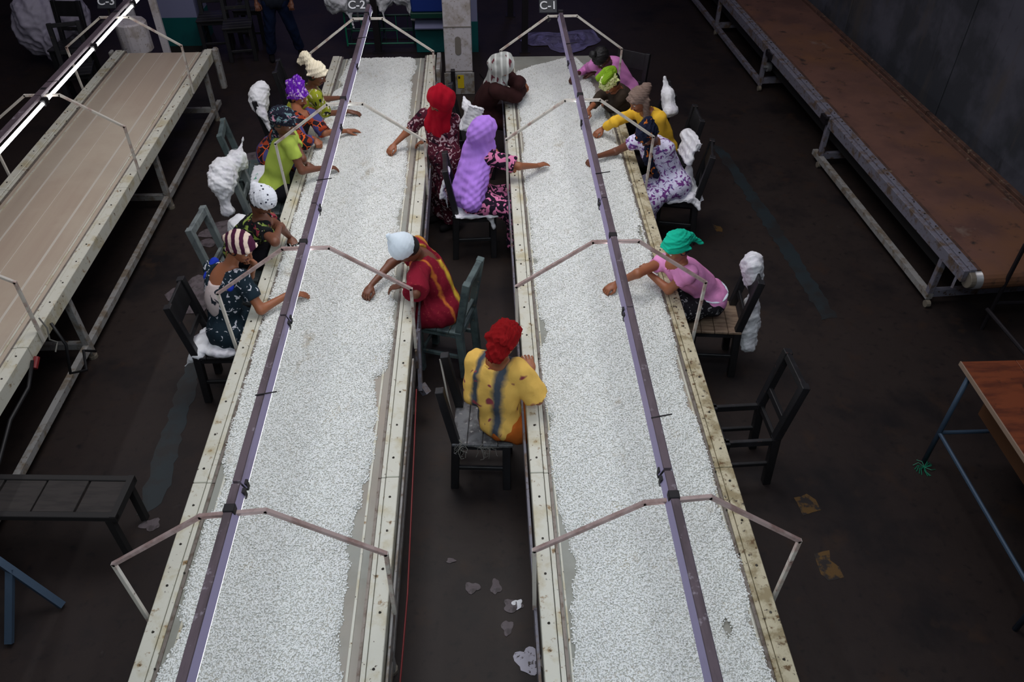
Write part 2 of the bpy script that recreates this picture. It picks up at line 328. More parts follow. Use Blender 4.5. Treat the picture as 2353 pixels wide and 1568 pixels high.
struct('wall_back',MB().bb(-10,6,20,20.2,0,8.6),'wall'); struct('wall_left',MB().bb(-10.2,-10,-4,20.2,0,8.6),'wall'); struct('wall_front',MB().bb(-10.2,6.2,-4.2,-4,0,8.6),'wall')
struct('ceiling',MB().bb(-10.2,6.2,-4.2,20.2,8.6,8.8),'wall')
for i,(x0,x1) in enumerate(((-8.5,-6.6),(-5.4,-3.5),(-2.2,-.3),(1.0,2.9))):
    w=bpy.data.objects.new('window_%d'%(i+1),None); C.objects.link(w); w['kind']='structure'; w.location=(x0,19.95,3.0)
    wobj('pane',MB().bb(x0,x1,19.93,19.95,3.0,4.6),'window_sky',w)
    f=MB().bb(x0-.08,x0,19.88,20,2.92,4.68).bb(x1,x1+.08,19.88,20,2.92,4.68).bb(x0,x1,19.88,20,2.92,3.0).bb(x0,x1,19.88,20,4.6,4.68).bb((x0+x1)/2-.03,(x0+x1)/2+.03,19.88,19.93,3,4.6)
    wobj('window_frame',f,'paint_dull',w)
# worn paint marks and one painted lamp-light band on the floor (flat paint, slightly proud of the concrete)
def patch(name,pts,mat,z=.002,label=None,cat=None,kind=None,group=None,th=.003,jit=.02,seed=0):
    r=random.Random(seed); n=len(pts); out=[]
    for i in range(n):
        a=Vector(pts[i]); b=Vector(pts[(i+1)%n]); m=max(2,int((b-a).length/.06))
        for j in range(m):
            p=a.lerp(b,j/m); out.append((p.x+r.uniform(-jit,jit),p.y+r.uniform(-jit,jit)))
    mb=MB(); k=len(out); mb.v=[(x,y,z) for x,y in out]+[(x,y,z-th+r.uniform(0,0)) for x,y in out]; mb.f=[tuple(range(k)),tuple(range(2*k-1,k-1,-1))]+[(i,k+i,k+(i+1)%k,(i+1)%k) for i in range(k)]
    o=obj(name,mb.mesh(name,mat)); 
    if label: tag(o,label,cat,group)
    if kind: o['kind']=kind
    return o
patch('trim_1',[(2.78,8.8),(2.90,8.75),(3.12,6.7),(3.19,5.5),(3.05,5.45),(2.97,6.6)],'mark_blue_and_light',kind='structure',seed=3)
patch('trim_2',[(2.19,3.50),(2.30,3.52),(2.33,3.38),(2.21,3.34)],'mark_yellow',kind='structure',seed=4)
patch('trim_3',[(2.17,3.0),(2.28,3.02),(2.30,2.84),(2.20,2.80)],'mark_yellow',kind='structure',seed=5)
patch('trim_4',[(2.38,7.06),(2.49,7.0),(2.47,6.9),(2.40,6.92)],'mark_yellow',kind='structure',seed=6)
patch('trim_light_band',[(-2.62,5.2),(-2.48,5.2),(-2.38,3.6),(-2.55,3.5)],'mark_blue_and_light',kind='structure',seed=7)  # lamp-lit floor strip beyond the table's shadow, painted as a bluish patch
# ------------------------------------------------------------------ sorting tables
def sorting_table(name,label,cx,w,y0,y1,belt,paint_l,paint_r,legs,stripes=None,ztop=.79,flip=0):
    t=thing(name,label,'sorting table',(cx,(y0+y1)/2,0))
    ys=list(np.arange(y0,y1-.4,2.25))+[y1]
    for s,pm in ((-1,paint_l),(1,paint_r)):
        for i in range(len(ys)-1):
            a,b=ys[i]+.003,ys[i+1]-.003
            x0,x1=sorted((cx+s*(w-.080),cx+s*w)); mb=MB().bb(x0,x1,a,b,.665,ztop); wobj('side_rail',mb,pm,t,bevel=.004)
            x0,x1=sorted((cx+s*(w-.110),cx+s*(w-.084))); wobj('inner_ledge',MB().bb(x0,x1,a,b,.70,ztop-.006),pm,t,bevel=.002)
            x0,x1=sorted((cx+s*(w-.130),cx+s*(w-.113))); wobj('metal_strip',MB().bb(x0,x1,a,b,.70,ztop-.012),'steel_strip',t)
        x0,x1=sorted((cx+s*(w-(.185 if cx<0 else .148)),cx+s*(w-(.172 if cx<0 else .138)))); 
        wobj('belt_guide',MB().bb(x0,x1,y0,y1-.06,.760,.7725),'paint_cream',t)
        x0,x1=sorted((cx+s*(w-.131),cx+s*(w-.01))); wobj('rail_core',MB().bb(x0,x1,y0,y1-.02,.66,.755),'dark_gap',t)
        bm=MB(); y=y0+.1; r=random.Random(int(cx*100)+s)
        while y<y1:
            bm.tube([(cx+s*(w-.043)+r.uniform(-.008,.008),y,ztop-.004),(cx+s*(w-.043)+.001,y,ztop+.0035)],.0075,6)
            if r.random()<.25: bm.tube([(cx+s*(w-.115),y+.08,ztop-.008),(cx+s*(w-.115),y+.08,ztop-.002)],.006,6)
            y+=.28+r.uniform(-.05,.06)
        tag(wobj('rail_bolts',bm,'bolt_dark',t),kind='stuff')
    # belt loop round a roller at the far end
    bw=w-.128; mb=MB(); prof=[(y0,.7665),(y1-.06,.7665)]+[(y1-.06+.05*math.sin(a),.7165+.05*math.cos(a)) for a in np.linspace(.3,PI,7)]+[(y0,.6665)]
    n=len(prof); mb.v=[(cx-bw,y,z) for y,z in prof]+[(cx+bw,y,z) for y,z in prof]; mb.f=[(i,i+1,n+i+1,n+i) for i in range(n-1)]
    wobj('belt',mb,belt,t)
    wobj('end_roller',MB().tube([(cx-w+.02,y1-.06,.7165),(cx+w-.02,y1-.06,.7165)],.046,14),'roller',t,smooth=True)
    if stripes:
        for dx,ww in stripes: wobj('belt_seam',MB().bb(cx+dx-ww/2,cx+dx+ww/2,y0,y1-.05,.7666,.7685),'belt_stripe',t)
    for s in (-1,1):
        wobj('bottom_rail',MB().bb(cx+s*(w-.06)-.025,cx+s*(w-.06)+.025,y0,y1-.1,.10,.16),'paint_grey',t)
        for yl in legs:
            wobj('leg',MB().bb(cx+s*(w-.06)-.028,cx+s*(w-.06)+.028,yl-.028,yl+.028,.03,.67),'paint_grey',t,bevel=.004)
            wobj('foot_pad',MB().tube([(cx+s*(w-.06),yl,0),(cx+s*(w-.06),yl,.03)],.04,10),'caster',t)
    for yl in legs: wobj('cross_beam',MB().bb(cx-w+.09,cx+w-.09,yl-.025,yl+.025,.11,.17),'paint_grey',t)
    return t
T3=sorting_table('sorting_table','empty sorting table with bare beige belt and bright tube lamp above it, far left',-3.985,.605,2.2,10.05,'belt_beige','paint_cream','paint_cream',(5.2,7.6,9.7),stripes=((-.23,.018),(.25,.022),(.40,.006),(-.02,.006)))
T2=sorting_table('sorting_table','long sorting table under white beans beneath the C-2 sign',-1.215,.632,.9,9.76,'belt_white','paint_cream','paint_cream',(2.3,4.45,6.65,9.3))
T1=sorting_table('sorting_table','long sorting table under white beans beneath the C-1 sign',.868,.635,.9,9.76,'belt_white','paint_cream','paint_worn',(2.3,4.45,6.65,9.3))
# bearing plates at the far ends
wobj('end_plate',MB().bb(-3.375,-3.30,9.92,10.02,.30,.83),'paint_grey',T3,bevel=.02)
wobj('end_plate',MB().bb(-4.64,-4.60,9.92,10.02,.5,.81),'paint_grey',T3,bevel=.01)
wobj('end_plate',MB().bb(-.565,-.515,9.3,9.8,.62,.80),'paint_grey',T2,bevel=.006)
wobj('side_skirt',MB().bb(-.560,-.545,4.4,9.2,.52,.70),'paint_dull',T2)
wobj('side_skirt',MB().bb(-.572,-.560,.9,4.3,.62,.72),'paint_grey',T2)
wobj('side_skirt',MB().bb(.205,.220,.9,9.3,.60,.72),'paint_dull',T1)
wobj('side_bracket',MB().beam((-.545,4.62,.72),(-.545,4.40,.30),.03,.09).beam((-.545,4.42,.33),(-.50,4.38,.27),.05,.07),'paint_dull',T2)
# ------------------------------------------------------------------ arches and lamps
def arch(cx,y,label,mat,hw=.66,skew=0.0,top=1.62):
    t=thing('lamp_arch',label,'frame',(cx,y,.7),group='arches over the sorting tables')
    L=[Vector((cx-hw,y,.705)),Vector((cx-hw-.012,y,1.255)),Vector((cx-.155,y,top)),Vector((cx+.155,y,top+skew)),Vector((cx+hw+.012,y,1.255+skew*.4)),Vector((cx+hw,y,.705))]
    for i,n in enumerate(('post','sloping_bar','top_bar','sloping_bar','post')):
        a,b=L[i],L[i+1]; d=(b-a).normalized()*.008; 
        wobj(n,MB().beam(a-d,b+d,.022,.022,(0,1,0)),'arch_paint' if n=='post' else mat,t,bevel=.002)
    return t
names={'C-2':'second','C-1':'first'}
def lampline(cx,y0,y1,z,lit,label,group=None,bright='tube_lit',arches=(),wing='lamp_wing',tdx=0.0):
    t=thing('tube_lamp_row',label,'lamp',(cx,(y0+y1)/2,z))
    L=1.24; y=y0; r=random.Random(int(cx*10)); i=0
    while y<y1-.3:
        e=min(y+L,y1); dx=r.uniform(-.003,.003); dz=r.uniform(-.003,.003)
        wobj('housing',MB().box((cx+dx,(y+e)/2,z+.02+dz),(.040 if wing!='lamp_top' else .062,e-y-.012,.030)),'lamp_top',t,bevel=.002)
        for s in ((-1,) if wing=='lamp_top' else (-1,1)):
            mb=MB(); x0,x1=cx+dx+s*.018,cx+dx+s*.038; za,zb=z+.032+dz,z-.022+dz
            mb.v=[(x0,y+.006,za),(x1,y+.006,zb),(x1,e-.006,zb),(x0,e-.006,za),(x0-s*.002,y+.006,za-.003),(x1-s*.002,y+.006,zb-.001),(x1-s*.002,e-.006,zb-.001),(x0-s*.002,e-.006,za-.003)]
            mb.f=[(0,1,2,3),(7,6,5,4),(0,4,5,1),(1,5,6,2),(2,6,7,3),(3,7,4,0)]; wobj('reflector',mb,wing,t)
        on=lit(y+L/2,s)
        tb=wobj('tube',MB().tube([(cx+dx+tdx,y+.045,z-.026+dz),(cx+dx+tdx,e-.045,z-.026+dz)],(.017 if bright=='tube_lit' else .015),10),(bright if on else 'tube_off'),t,smooth=True)
        for yy in (y+.026,e-.026): wobj('tube_holder',MB().bb(cx+tdx-.022,cx+tdx+.020,yy-.014,yy+.014,z-.048,z+.004),'black_tape',tb)
        if i%2==0:
            yy=y+.45+r.uniform(-.2,.2); wobj('cable_tie',MB().beam((cx-.026,yy,z+.038),(cx+.085,yy+.02,z+.041),.006,.005),'black_tape',t)
        y=e; i+=1
    for ya in arches:
        wobj('clamp',MB().bb(cx-.026,cx+.026,ya-.022,ya+.022,z-.004,z+.040),'black_tape',t,bevel=.003)
    return t
AY=(2.28,4.44,6.62,8.68)
pos=('nearest','second','third','farthest')
for cx,tn in ((-1.215,'C-2'),(.868,'C-1')):
    for k,ya in enumerate(AY):
        arch(cx,ya,'%s %s pipe arch standing over the bean table under the %s sign'%(('nearest','second nearest','second farthest','farthest')[k],('dusty pink painted','greyish pink','cream painted','cream painted')[k],tn),'arch_dusty' if k<2 else 'arch_paint',skew=(.03 if k==0 else 0))
for k,ya in enumerate((4.62,7.0,8.95)): arch(-3.985,ya,'%s thin pipe arch over the bare beige belt'%('nearest','middle','farthest')[k],'arch_paint',hw=.62,top=1.575)
lampline(-1.222,-.05,8.95,1.645,lambda y,s:True,'tube lamp row over the bean table under the C-2 sign',tdx=.0195,arches=AY)
lampline(.845,-.05,8.75,1.645,lambda y,s:True,'tube lamp row over the bean table under the C-1 sign',tdx=-.0175,arches=AY)
lampline(-3.95,1.9,9.7,1.60,lambda y,s:True,'brightly lit tube lamp row over the bare beige belt',bright='tube_lit_bright',wing='lamp_top',tdx=.046,arches=(4.62,7.0,8.95))
def sign(x,y,z,txt,label,lx=0):
    t=thing('lane_sign',label,'sign',(x,y,z-.2)); R=Matrix.Rotation(math.radians(50),3,'X')
    mb=MB().box((x,y,z),(.20,.15,.012),Matrix.Rotation(math.radians(48),3,'X')); sb=wobj('sign_board',mb,'sign_board',t,bevel=.02)
    wobj('sign_post',MB().beam((x,y-.01,z-.02),(x,y-.02,z-.16),.022,.022).beam((x,y-.02,z-.16),(x,y-.33,1.60),.012,.012),'black_tape',t)
    text(txt,.125,(lx,-.0095,.2+.0085),(math.radians(48),0,0),'letter',sb)
sign(-1.362,9.0,1.648,'C-2','small dark board lettered C-2 above its bean table')
sign(.733,8.98,1.622,'C-1','small dark board lettered C-1 above its bean table')
sign(-4.06,9.05,1.705,'C-3','small dark board lettered C-3 above the bare belt')
# ------------------------------------------------------------------ beans
C2R=[(.9,-.79),(1.88,-0.787),(2.07,-0.827),(2.26,-0.824),(2.5,-0.829),(2.82,-0.846),(2.98,-0.804),(3.14,-0.794),(3.32,-0.765),(3.65,-0.767),(3.9,-0.78),(4.03,-0.822),(4.18,-0.738),(4.54,-0.728),(5.13,-0.749),(5.95,-0.781),(6.26,-0.787),(6.58,-0.764),(7.12,-0.776),(7.36,-0.796),(7.8,-0.804),(8.26,-0.817),(8.8,-0.829),(9.12,-0.853),(9.4,-0.811),(9.65,-0.835),(9.74,-.9)]
C2L=[(.9,-1.72),(1.95,-1.72),(2.12,-1.66),(2.2,-1.65),(2.28,-1.70),(2.9,-1.70),(2.98,-1.67),(3.2,-1.66),(3.35,-1.715),(4.0,-1.735),(8.57,-1.732),(8.74,-1.72),(8.92,-1.614),(9.06,-1.681),(9.32,-1.661),(9.64,-1.631),(9.74,-1.60)]
C1L=[(.9,.378),(1.82,0.378),(2.15,0.402),(2.34,0.427),(2.51,0.458),(2.61,0.438),(2.74,0.419),(3.0,0.375),(3.17,0.372),(3.5,0.374),(3.61,0.4),(3.77,0.365),(4.03,0.36),(4.31,0.365),(4.41,0.424),(4.49,0.44),(4.72,0.386),(4.92,0.381),(5.34,0.371),(5.4,0.439),(5.48,0.368),(5.78,0.388),(6.13,0.396),(6.47,0.37),(6.81,0.37),(7.18,0.37),(7.32,0.403),(7.52,0.414),(7.89,0.37),(7.96,0.398),(8.39,0.388),(8.78,0.37),(9.07,0.372),(9.25,0.405),(9.41,0.639),(9.6,0.95),(9.66,1.1)]
C1R=[(.9,1.378),(1.84,1.378),(1.98,1.369),(2.11,1.35),(2.21,1.361),(2.3,1.392),(2.49,1.39),(2.66,1.376),(2.79,1.352),(2.89,1.327),(3.0,1.375),(3.35,1.385),(3.69,1.34),(3.9,1.339),(4.14,1.333),(4.33,1.38),(4.51,1.378),(4.82,1.382),(6.85,1.373),(7.87,1.334),(8.57,1.285),(8.74,1.271),(9.17,1.242),(9.49,1.197),(9.66,1.15)]
def beans(label,Lf,Rf,y0,y1,seed,holes=()):
    r=np.random.default_rng(seed); dy=.02; n=int((y1-y0)/dy)+1; m=56; ys=np.linspace(y0,y1,n)
    L=np.interp(ys,*zip(*Lf))+np.convolve(r.normal(0,.012,n),np.ones(3)/3,'same'); R=np.interp(ys,*zip(*Rf))+np.convolve(r.normal(0,.014,n),np.ones(3)/3,'same')
    u=np.linspace(0,1,m); X=L[:,None]+(R-L)[:,None]*u[None]; Y=np.repeat(ys[:,None],m,1)
    ed=np.minimum(np.minimum(X-L[:,None],R[:,None]-X),(y1-Y)); k=np.clip(ed/.03,0,1)
    Hh=.013+.003*np.sin(X*9+Y*5)+.003*np.sin(X*23-Y*17+1)+.0025*np.sin(X*41+Y*33)+.002*np.sin(Y*61-X*50)
    keep=np.ones((n-1,m-1),bool); cxm=(X[1:,1:]+X[:-1,:-1])/2; cym=(Y[1:,1:]+Y[:-1,:-1])/2
    for hx,hy,ra,rb in holes:
        q=((cxm-hx)/ra)**2+((cym-hy)/rb)**2; keep&=q>1+.35*np.sin(np.arctan2(cym-hy,cxm-hx)*5+hx*9); 
    Z=.7672+k*Hh; V=np.stack([X,Y,Z],2).reshape(-1,3); I=np.arange(n*m).reshape(n,m)
    Q=np.stack([I[:-1,:-1],I[:-1,1:],I[1:,1:],I[1:,:-1]],2)[keep]
    base=np.array([(L.mean()+R.mean())/2,(y0+y1)/2,.767])
    o=obj('white_beans',smooth_mesh('white_beans',[(V,Q,'bean_bed')],base),None,tuple(base)); tag(o,label,'beans',kind='stuff')
    return o
hol=[(1.03,2.02,.035,.07),(1.17,7.1,.03,.045)]
b2=beans('white haricot beans spread on the belt under the C-2 sign',C2L,C2R,.9,9.72,1)
b1=beans('white haricot beans spread on the belt under the C-1 sign',C1L,C1R,.9,9.64,2,[(1.345,5.72,.022,.16),(1.215,2.08,.028,.05)])
def scatter_group(density,seed):
    g=bpy.data.node_groups.new('bean_scatter','GeometryNodeTree'); g.interface.new_socket('Geometry',in_out='INPUT',socket_type='NodeSocketGeometry'); g.interface.new_socket('Geometry',in_out='OUTPUT',socket_type='NodeSocketGeometry')
    N=g.nodes; L=g.links; gi=N.new('NodeGroupInput'); go=N.new('NodeGroupOutput'); d=N.new('GeometryNodeDistributePointsOnFaces'); d.inputs['Density'].default_value=density; d.inputs['Seed'].default_value=seed
    ico=N.new('GeometryNodeMeshIcoSphere'); ico.inputs['Radius'].default_value=1; ico.inputs['Subdivisions'].default_value=2
    tr=N.new('GeometryNodeTransform'); tr.inputs['Scale'].default_value=(.0058,.0040,.0034)
    sm=N.new('GeometryNodeSetMaterial'); sm.inputs['Material'].default_value=G('bean'); ss=N.new('GeometryNodeSetShadeSmooth')
    ip=N.new('GeometryNodeInstanceOnPoints'); rv=N.new('FunctionNodeRandomValue'); rv.data_type='FLOAT_VECTOR'; rv.inputs['Min'].default_value=(-.5,-.5,0); rv.inputs['Max'].default_value=(.5,.5,6.283)
    rs=N.new('FunctionNodeRandomValue'); rs.data_type='FLOAT'; rs.inputs[2].default_value=.8; rs.inputs[3].default_value=1.15
    st=N.new('GeometryNodeSetPosition'); rp=N.new('FunctionNodeRandomValue'); rp.data_type='FLOAT_VECTOR'; rp.inputs['Min'].default_value=(-.012,-.012,.0005); rp.inputs['Max'].default_value=(.012,.012,.0045)
    j=N.new('GeometryNodeJoinGeometry')
    L.new(gi.outputs[0],d.inputs['Mesh']); L.new(d.outputs['Points'],st.inputs['Geometry']); L.new(rp.outputs['Value'],st.inputs['Offset']); L.new(st.outputs[0],ip.inputs['Points'])
    L.new(ico.outputs['Mesh'],tr.inputs['Geometry']); L.new(tr.outputs[0],ss.inputs[0]); L.new(ss.outputs[0],sm.inputs['Geometry']); L.new(sm.outputs[0],ip.inputs['Instance'])
    L.new(rv.outputs['Value'],ip.inputs['Rotation']); L.new(rs.outputs[1],ip.inputs['Scale'])
    L.new(ip.outputs[0],j.inputs[0]); L.new(gi.outputs[0],j.inputs[0]); L.new(j.outputs[0],go.inputs[0]); return g
for o,s in ((b1,3),(b2,8)):
    md=o.modifiers.new('scatter','NODES'); md.node_group=scatter_group(17000,s)
# ------------------------------------------------------------------ chairs
CM={}
def chair_meshes(mat,seat,open_seat,rail):
    key=(mat,seat,open_seat,rail)
    if key in CM: return CM[key]
    w,d,zs,zb,lean=.40,.41,.50,1.0,.085; P=.057; L=[]
    def a(n,mb,m=mat): L.append((n,mb.mesh(n,m,bevel=.004)))
    for s in (-1,1):
        a('leg',MB().bb(d/2-P,d/2,s*(w/2-P/2)-P/2,s*(w/2-P/2)+P/2,0,zs-.02))
        y=s*(w/2-P/2); mb=MB().beam((-d/2+P/2-.03,y,0),(-d/2+P/2,y,zs),P,P,(1,0,0)).beam((-d/2+P/2,y,zs-.01),(-d/2+P/2-lean,y,zb),P,P,(1,0,0)); a('back_post',mb)
        a('side_rail',MB().bb(-d/2+.02,d/2-.02,y-.014,y+.014,zs-.075,zs-.02)); a('stretcher',MB().bb(-d/2+.0,d/2-.02,y-.012,y+.012,.20,.235))
    a('front_rail',MB().bb(d/2-.035,d/2-.01,-w/2+.03,w/2-.03,zs-.075,zs-.02)); a('rear_rail',MB().bb(-d/2+.01,-d/2+.035,-w/2+.03,w/2-.03,zs-.075,zs-.02)); a('stretcher',MB().bb(d/2-.03,d/2-.01,-w/2+.03,w/2-.03,.14,.175))
    if not open_seat:
        n=4; sw=(d+.02)/n
        for i in range(n): a('seat_slat',MB().bb(-d/2+.0+i*sw+.002,-d/2+(i+1)*sw-.002,-w/2-.005,w/2+.005,zs-.02,zs+.004+.001*(i%2)),seat)
    def br(z0,z1,t=.022):
        x=lambda z:-d/2+P/2-lean*(z-zs)/(zb-zs); return MB().box((x((z0+z1)/2),0,(z0+z1)/2),(t,w-.06,z1-z0),Matrix.Rotation(-math.atan(lean/(zb-zs)),3,'Y'))
    if rail=='frame': a('top_rail',br(.945,.995,.04)); a('mid_rail',br(.62,.67,.03))
    elif rail=='wide': a('top_rail',br(.80,.995)); a('mid_rail',br(.62,.67,.02))
    elif rail=='top': a('top_rail',br(.93,.995,.045)); a('mid_rail',br(.56,.60,.03))
    CM[key]=L; return L
def chair(x,y,yaw,mat,seat,label,open_seat=False,rail='wide',z=0,name='wooden_chair',group='wooden chairs in the hall',tilt=None):
    t=thing(name,label,'chair',(x,y,z),yaw,group)
    if tilt: t.rotation_euler=tilt
    for n,me in chair_meshes(mat,seat,open_seat,rail): obj(n,me,t)
    return t
D=math.radians
chair(1.80,3.80,PI+D(2),'wood_black','wood_red','empty black chair with open seat frame on the right of the bean table',open_seat=True,rail='frame')
chair(1.84,4.96,PI-D(6),'wood_black','wood_raw','black chair with a bare wood seat under the woman in the teal headscarf',rail='wide')
chair(1.93,6.92,PI+D(-12),'wood_black','wood_black','black wide-backed chair behind the woman in the lilac dress',rail='wide')
chair(1.95,7.62,PI,'wood_black','wood_black','black chair behind the woman in the yellow top')
chair(1.78,8.24,PI,'wood_black','wood_black','black chair under the woman in the green headwrap',rail='top')
chair(1.66,9.03,D(-122),'wood_black','wood_black','black chair under the woman in the pink long-sleeved top')
chair(-.065,3.84,D(-4),'wood_black','seat_dusty','black chair with dusty grey seat under the woman in the red turban',rail='none')
chair(-.36,5.06,PI+D(-18),'wood_teal','wood_teal','teal-grey chair under the woman in the white cap and maroon dress',rail='top')
chair(-.12,6.72,D(2),'wood_black','wood_black','black chair under the woman in the purple veil',rail='frame')
chair(-.10,8.26,D(0),'wood_black','wood_black','black chair behind the woman in the brown dress',rail='top')
chair(-2.10,4.80,D(0),'wood_black','wood_black','black chair under the woman in the striped headwrap',rail='wide')
chair(-2.20,5.80,D(-4),'wood_grey','wood_grey','grey chair under the woman in the dotted white cap',rail='top')
chair(-2.13,6.84,D(4),'wood_grey','wood_grey','pale grey chair behind the woman in the lime T-shirt',rail='wide')
chair(-2.38,7.52,D(8),'wood_teal','wood_teal','dark teal-grey chair behind the woman in the purple headscarf',rail='top')
chair(-2.16,8.24,D(0),'wood_black','wood_black','black chair behind the woman in the cream headscarf, a sack over its post',rail='top')
chair(-2.10,9.0,D(4),'wood_black','wood_black','farthest black chair on the left of the C-2 bean table',rail='wide')
c=chair(-3.52,11.75,D(-80),'wood_black','wood_black','tall black stool chair nearest the standing man',rail='wide')
chair(-3.95,12.05,D(-84),'wood_black','wood_black','black chair behind the end of the bare belt',rail='frame')
chair(-3.50,12.45,D(-90),'wood_black','wood_black','black chair standing farthest back beside the standing man',rail='wide')
# rope tied across the red-turban woman's chair
r=random.Random(4); t=thing('rope','frayed grey rope strung across the chair of the woman in the red turban','rope',(-.25,3.7,.5))
wobj('rope_strand',MB().tube([(-.345,4.03,.96),(-.30,3.85,.78),(-.245,3.68,.53),(-.20,3.655,.49),(-.06,3.64,.47),(.10,3.65,.46),(.14,3.68,.45)],.007,6),'cord',t,smooth=True)
mb=MB()
for i in range(26):
    p=Vector((r.choice((-.225,-.05))+r.uniform(-.03,.03),3.645+r.uniform(-.02,.01),.50+r.uniform(-.02,.02))); pts=[p]
    for k in range(4): p=p+Vector((r.uniform(-.025,.025),r.uniform(-.02,.01),r.uniform(-.05,.01))); pts.append(p)
    mb.tube(pts,.0018,4)
tag(wobj('frayed_threads',mb,'cord',t),kind='stuff')
# ------------------------------------------------------------------ sacks
def sack(label,prims,mat='sack',amp=.010,freq=26,h=.011,seed=1,name='plastic_sack',print_=None,cat='sack',group='white sacks on the chairs'):
    c=np.mean([np.array(p[1]) for p in prims],0); base=(float(c[0]),float(c[1]),float(min(p[1][2] for p in prims)))
    s=SDF()
    for p in prims:
        if p[0]=='e': s.ell(p[1],p[2],(np.array(Matrix.Rotation(p[3],3,'Z')@Matrix.Rotation(p[4] if len(p)>4 else 0,3,'Y'))) if len(p)>3 else None,k=.05)
        elif p[0]=='c': s.cap(p[1],p[2],p[3],p[4],k=.04)
        elif p[0]=='b': s.box(p[1],p[2],np.array(Matrix.Rotation(p[3],3,'Z')@Matrix.Rotation(p[4] if len(p)>4 else 0,3,'Y')),k=.03,rd=.008)
    V,Q=s.mesh(h); V=folds(V,Q,amp*.9,freq*.55,None,seed,False); V=folds(V,Q,amp*.42,freq*1.25,None,seed+5,True); V=folds(V,Q,amp*.16,freq*3,None,seed+9,True)
    o=obj(name,smooth_mesh(name,[(V,Q,mat)],base),None,base); return tag(o,label,cat,group)
sack('white sack bundled over the chair post behind the cream headscarf',[('e',(-2.40,8.16,.96),(.11,.13,.15)),('e',(-2.36,8.22,1.05),(.09,.08,.09)),('c',(-2.36,8.05,.86),(-2.30,7.98,.66),.05,.012)],seed=2)
sack('big white sack slung over the grey chair behind the lime T-shirt',[('e',(-2.44,6.66,.94),(.13,.16,.15)),('e',(-2.34,6.85,.98),(.11,.12,.12)),('c',(-2.45,6.56,.90),(-2.44,6.52,.64),.09,.05),('c',(-2.32,6.95,1.02),(-2.28,6.98,1.14),.04,.014)],amp=.014,seed=3)
sack('white sack with faint green print laid over the seat beside the lime T-shirt',[('b',(-2.17,7.16,.62),(.17,.20,.02),.1,.1),('b',(-2.09,7.02,.60),(.05,.20,.03),.05,.9)],mat='sack_print',seed=4)
sack('crumpled white sack behind the dotted white cap',[('e',(-2.20,6.08,.70),(.12,.14,.13)),('e',(-2.12,6.22,.66),(.11,.12,.10))],seed=5)
sack('white sack cushioning the chair of the striped headwrap',[('e',(-2.13,4.80,.535),(.20,.19,.035)),('c',(-2.27,4.66,.50),(-2.38,4.60,.42),.05,.012),('e',(-2.04,4.68,.53),(.12,.10,.04))],seed=6)
sack('long white sack hanging from the chair back behind the teal headscarf',[('e',(2.07,4.98,.98),(.075,.115,.13)),('e',(2.10,5.0,.85),(.085,.10,.10)),('c',(2.115,4.98,.82),(2.15,4.97,.62),.042,.055),('c',(2.15,4.97,.62),(2.18,4.96,.22),.055,.085)],amp=.012,seed=7)
sack('white sack behind the yellow top, standing over the chair back',[('e',(1.97,8.02,.98),(.085,.11,.12)),('c',(1.94,8.06,1.04),(1.92,8.10,1.17),.055,.022),('e',(1.99,7.92,.89),(.09,.10,.08))],seed=8)
sack('white sack draped over the chair back beside the lilac dress',[('b',(2.03,7.04,1.0),(.035,.17,.05),D(8),.2),('b',(1.99,7.02,.92),(.02,.15,.11),D(8),.25),('e',(2.0,7.16,.98),(.07,.09,.07))],seed=9)
sack('white sack spread on the seat under the lilac dress',[('b',(1.94,6.86,.528),(.19,.19,.02),.1),('c',(2.0,6.92,.55),(2.03,7.02,.70),.10,.03),('c',(2.02,6.72,.54),(2.10,6.66,.45),.07,.03)],seed=10)
sack('white sack spread on the seat under the purple veil',[('b',(-.11,6.66,.53),(.21,.20,.018),.05),('c',(.02,6.54,.52),(.07,6.50,.38),.06,.012),('c',(-.27,6.62,.52),(-.30,6.60,.60),.05,.03)],seed=11)
sack('pointed white sack flap hanging from the chair back behind the purple veil',[('b',(-.40,6.78,.72),(.02,.05,.16),.1,.3),('c',(-.40,6.78,.60),(-.38,6.76,.46),.04,.012)],seed=12)
sack('white sack draped over the chair behind the brown dress',[('b',(-.13,8.02,.78),(.10,.035,.15),.2,.35),('b',(-.05,7.95,.62),(.11,.03,.11),.3,.3),('c',(-.19,8.08,.90),(-.21,8.12,.97),.06,.02)],seed=13)
sack('small white sack corner between the red hijab and the purple veil',[('b',(-.16,7.26,.72),(.05,.09,.05),.3,.5),('e',(-.16,7.24,.62),(.05,.08,.10))],seed=14)
# ------------------------------------------------------------------ rusty machine on the right
RD=Vector((.0640,-.99795,0)); RX=Vector((.99795,.0640,0)); o0=Vector((3.62,12.4,0))
def rp(a,b,z): p=o0+RD*a+RX*b; return (p.x,p.y,z)
RM=Matrix((RX,-RD,Vector((0,0,1)))).transposed()
t=thing('rusty_conveyor','long disused conveyor with a rust-brown belt beside the right wall','conveyor',rp(3.5,.6,0))
def rb(n,a0,a1,b0,b1,z0,z1,mat,**k):
    mb=MB().box(rp((a0+a1)/2,(b0+b1)/2,(z0+z1)/2),(b1-b0,a1-a0,z1-z0),RM); return wobj(n,mb,mat,t,**k)
wd=1.16; A0,A1=-2.4,7.08
for i,(a,b) in enumerate(((A0,.2),(.22,2.0),(2.02,4.2),(4.22,A1))):
    rb('side_rail',a,b,0,.05,.50,.615,'paint_dull',bevel=.004); rb('top_flange',a,b,.055,.115,.56,.625,'paint_dull',bevel=.003); rb('side_rail',a,b,wd-.05,wd,.50,.65,'rust_trim',bevel=.004)
rb('rust_strip',A0,A1,.118,.15,.56,.620,'rust_trim'); rb('far_strip',2.0,A1,wd-.13,wd-.09,.56,.632,'rust_trim')
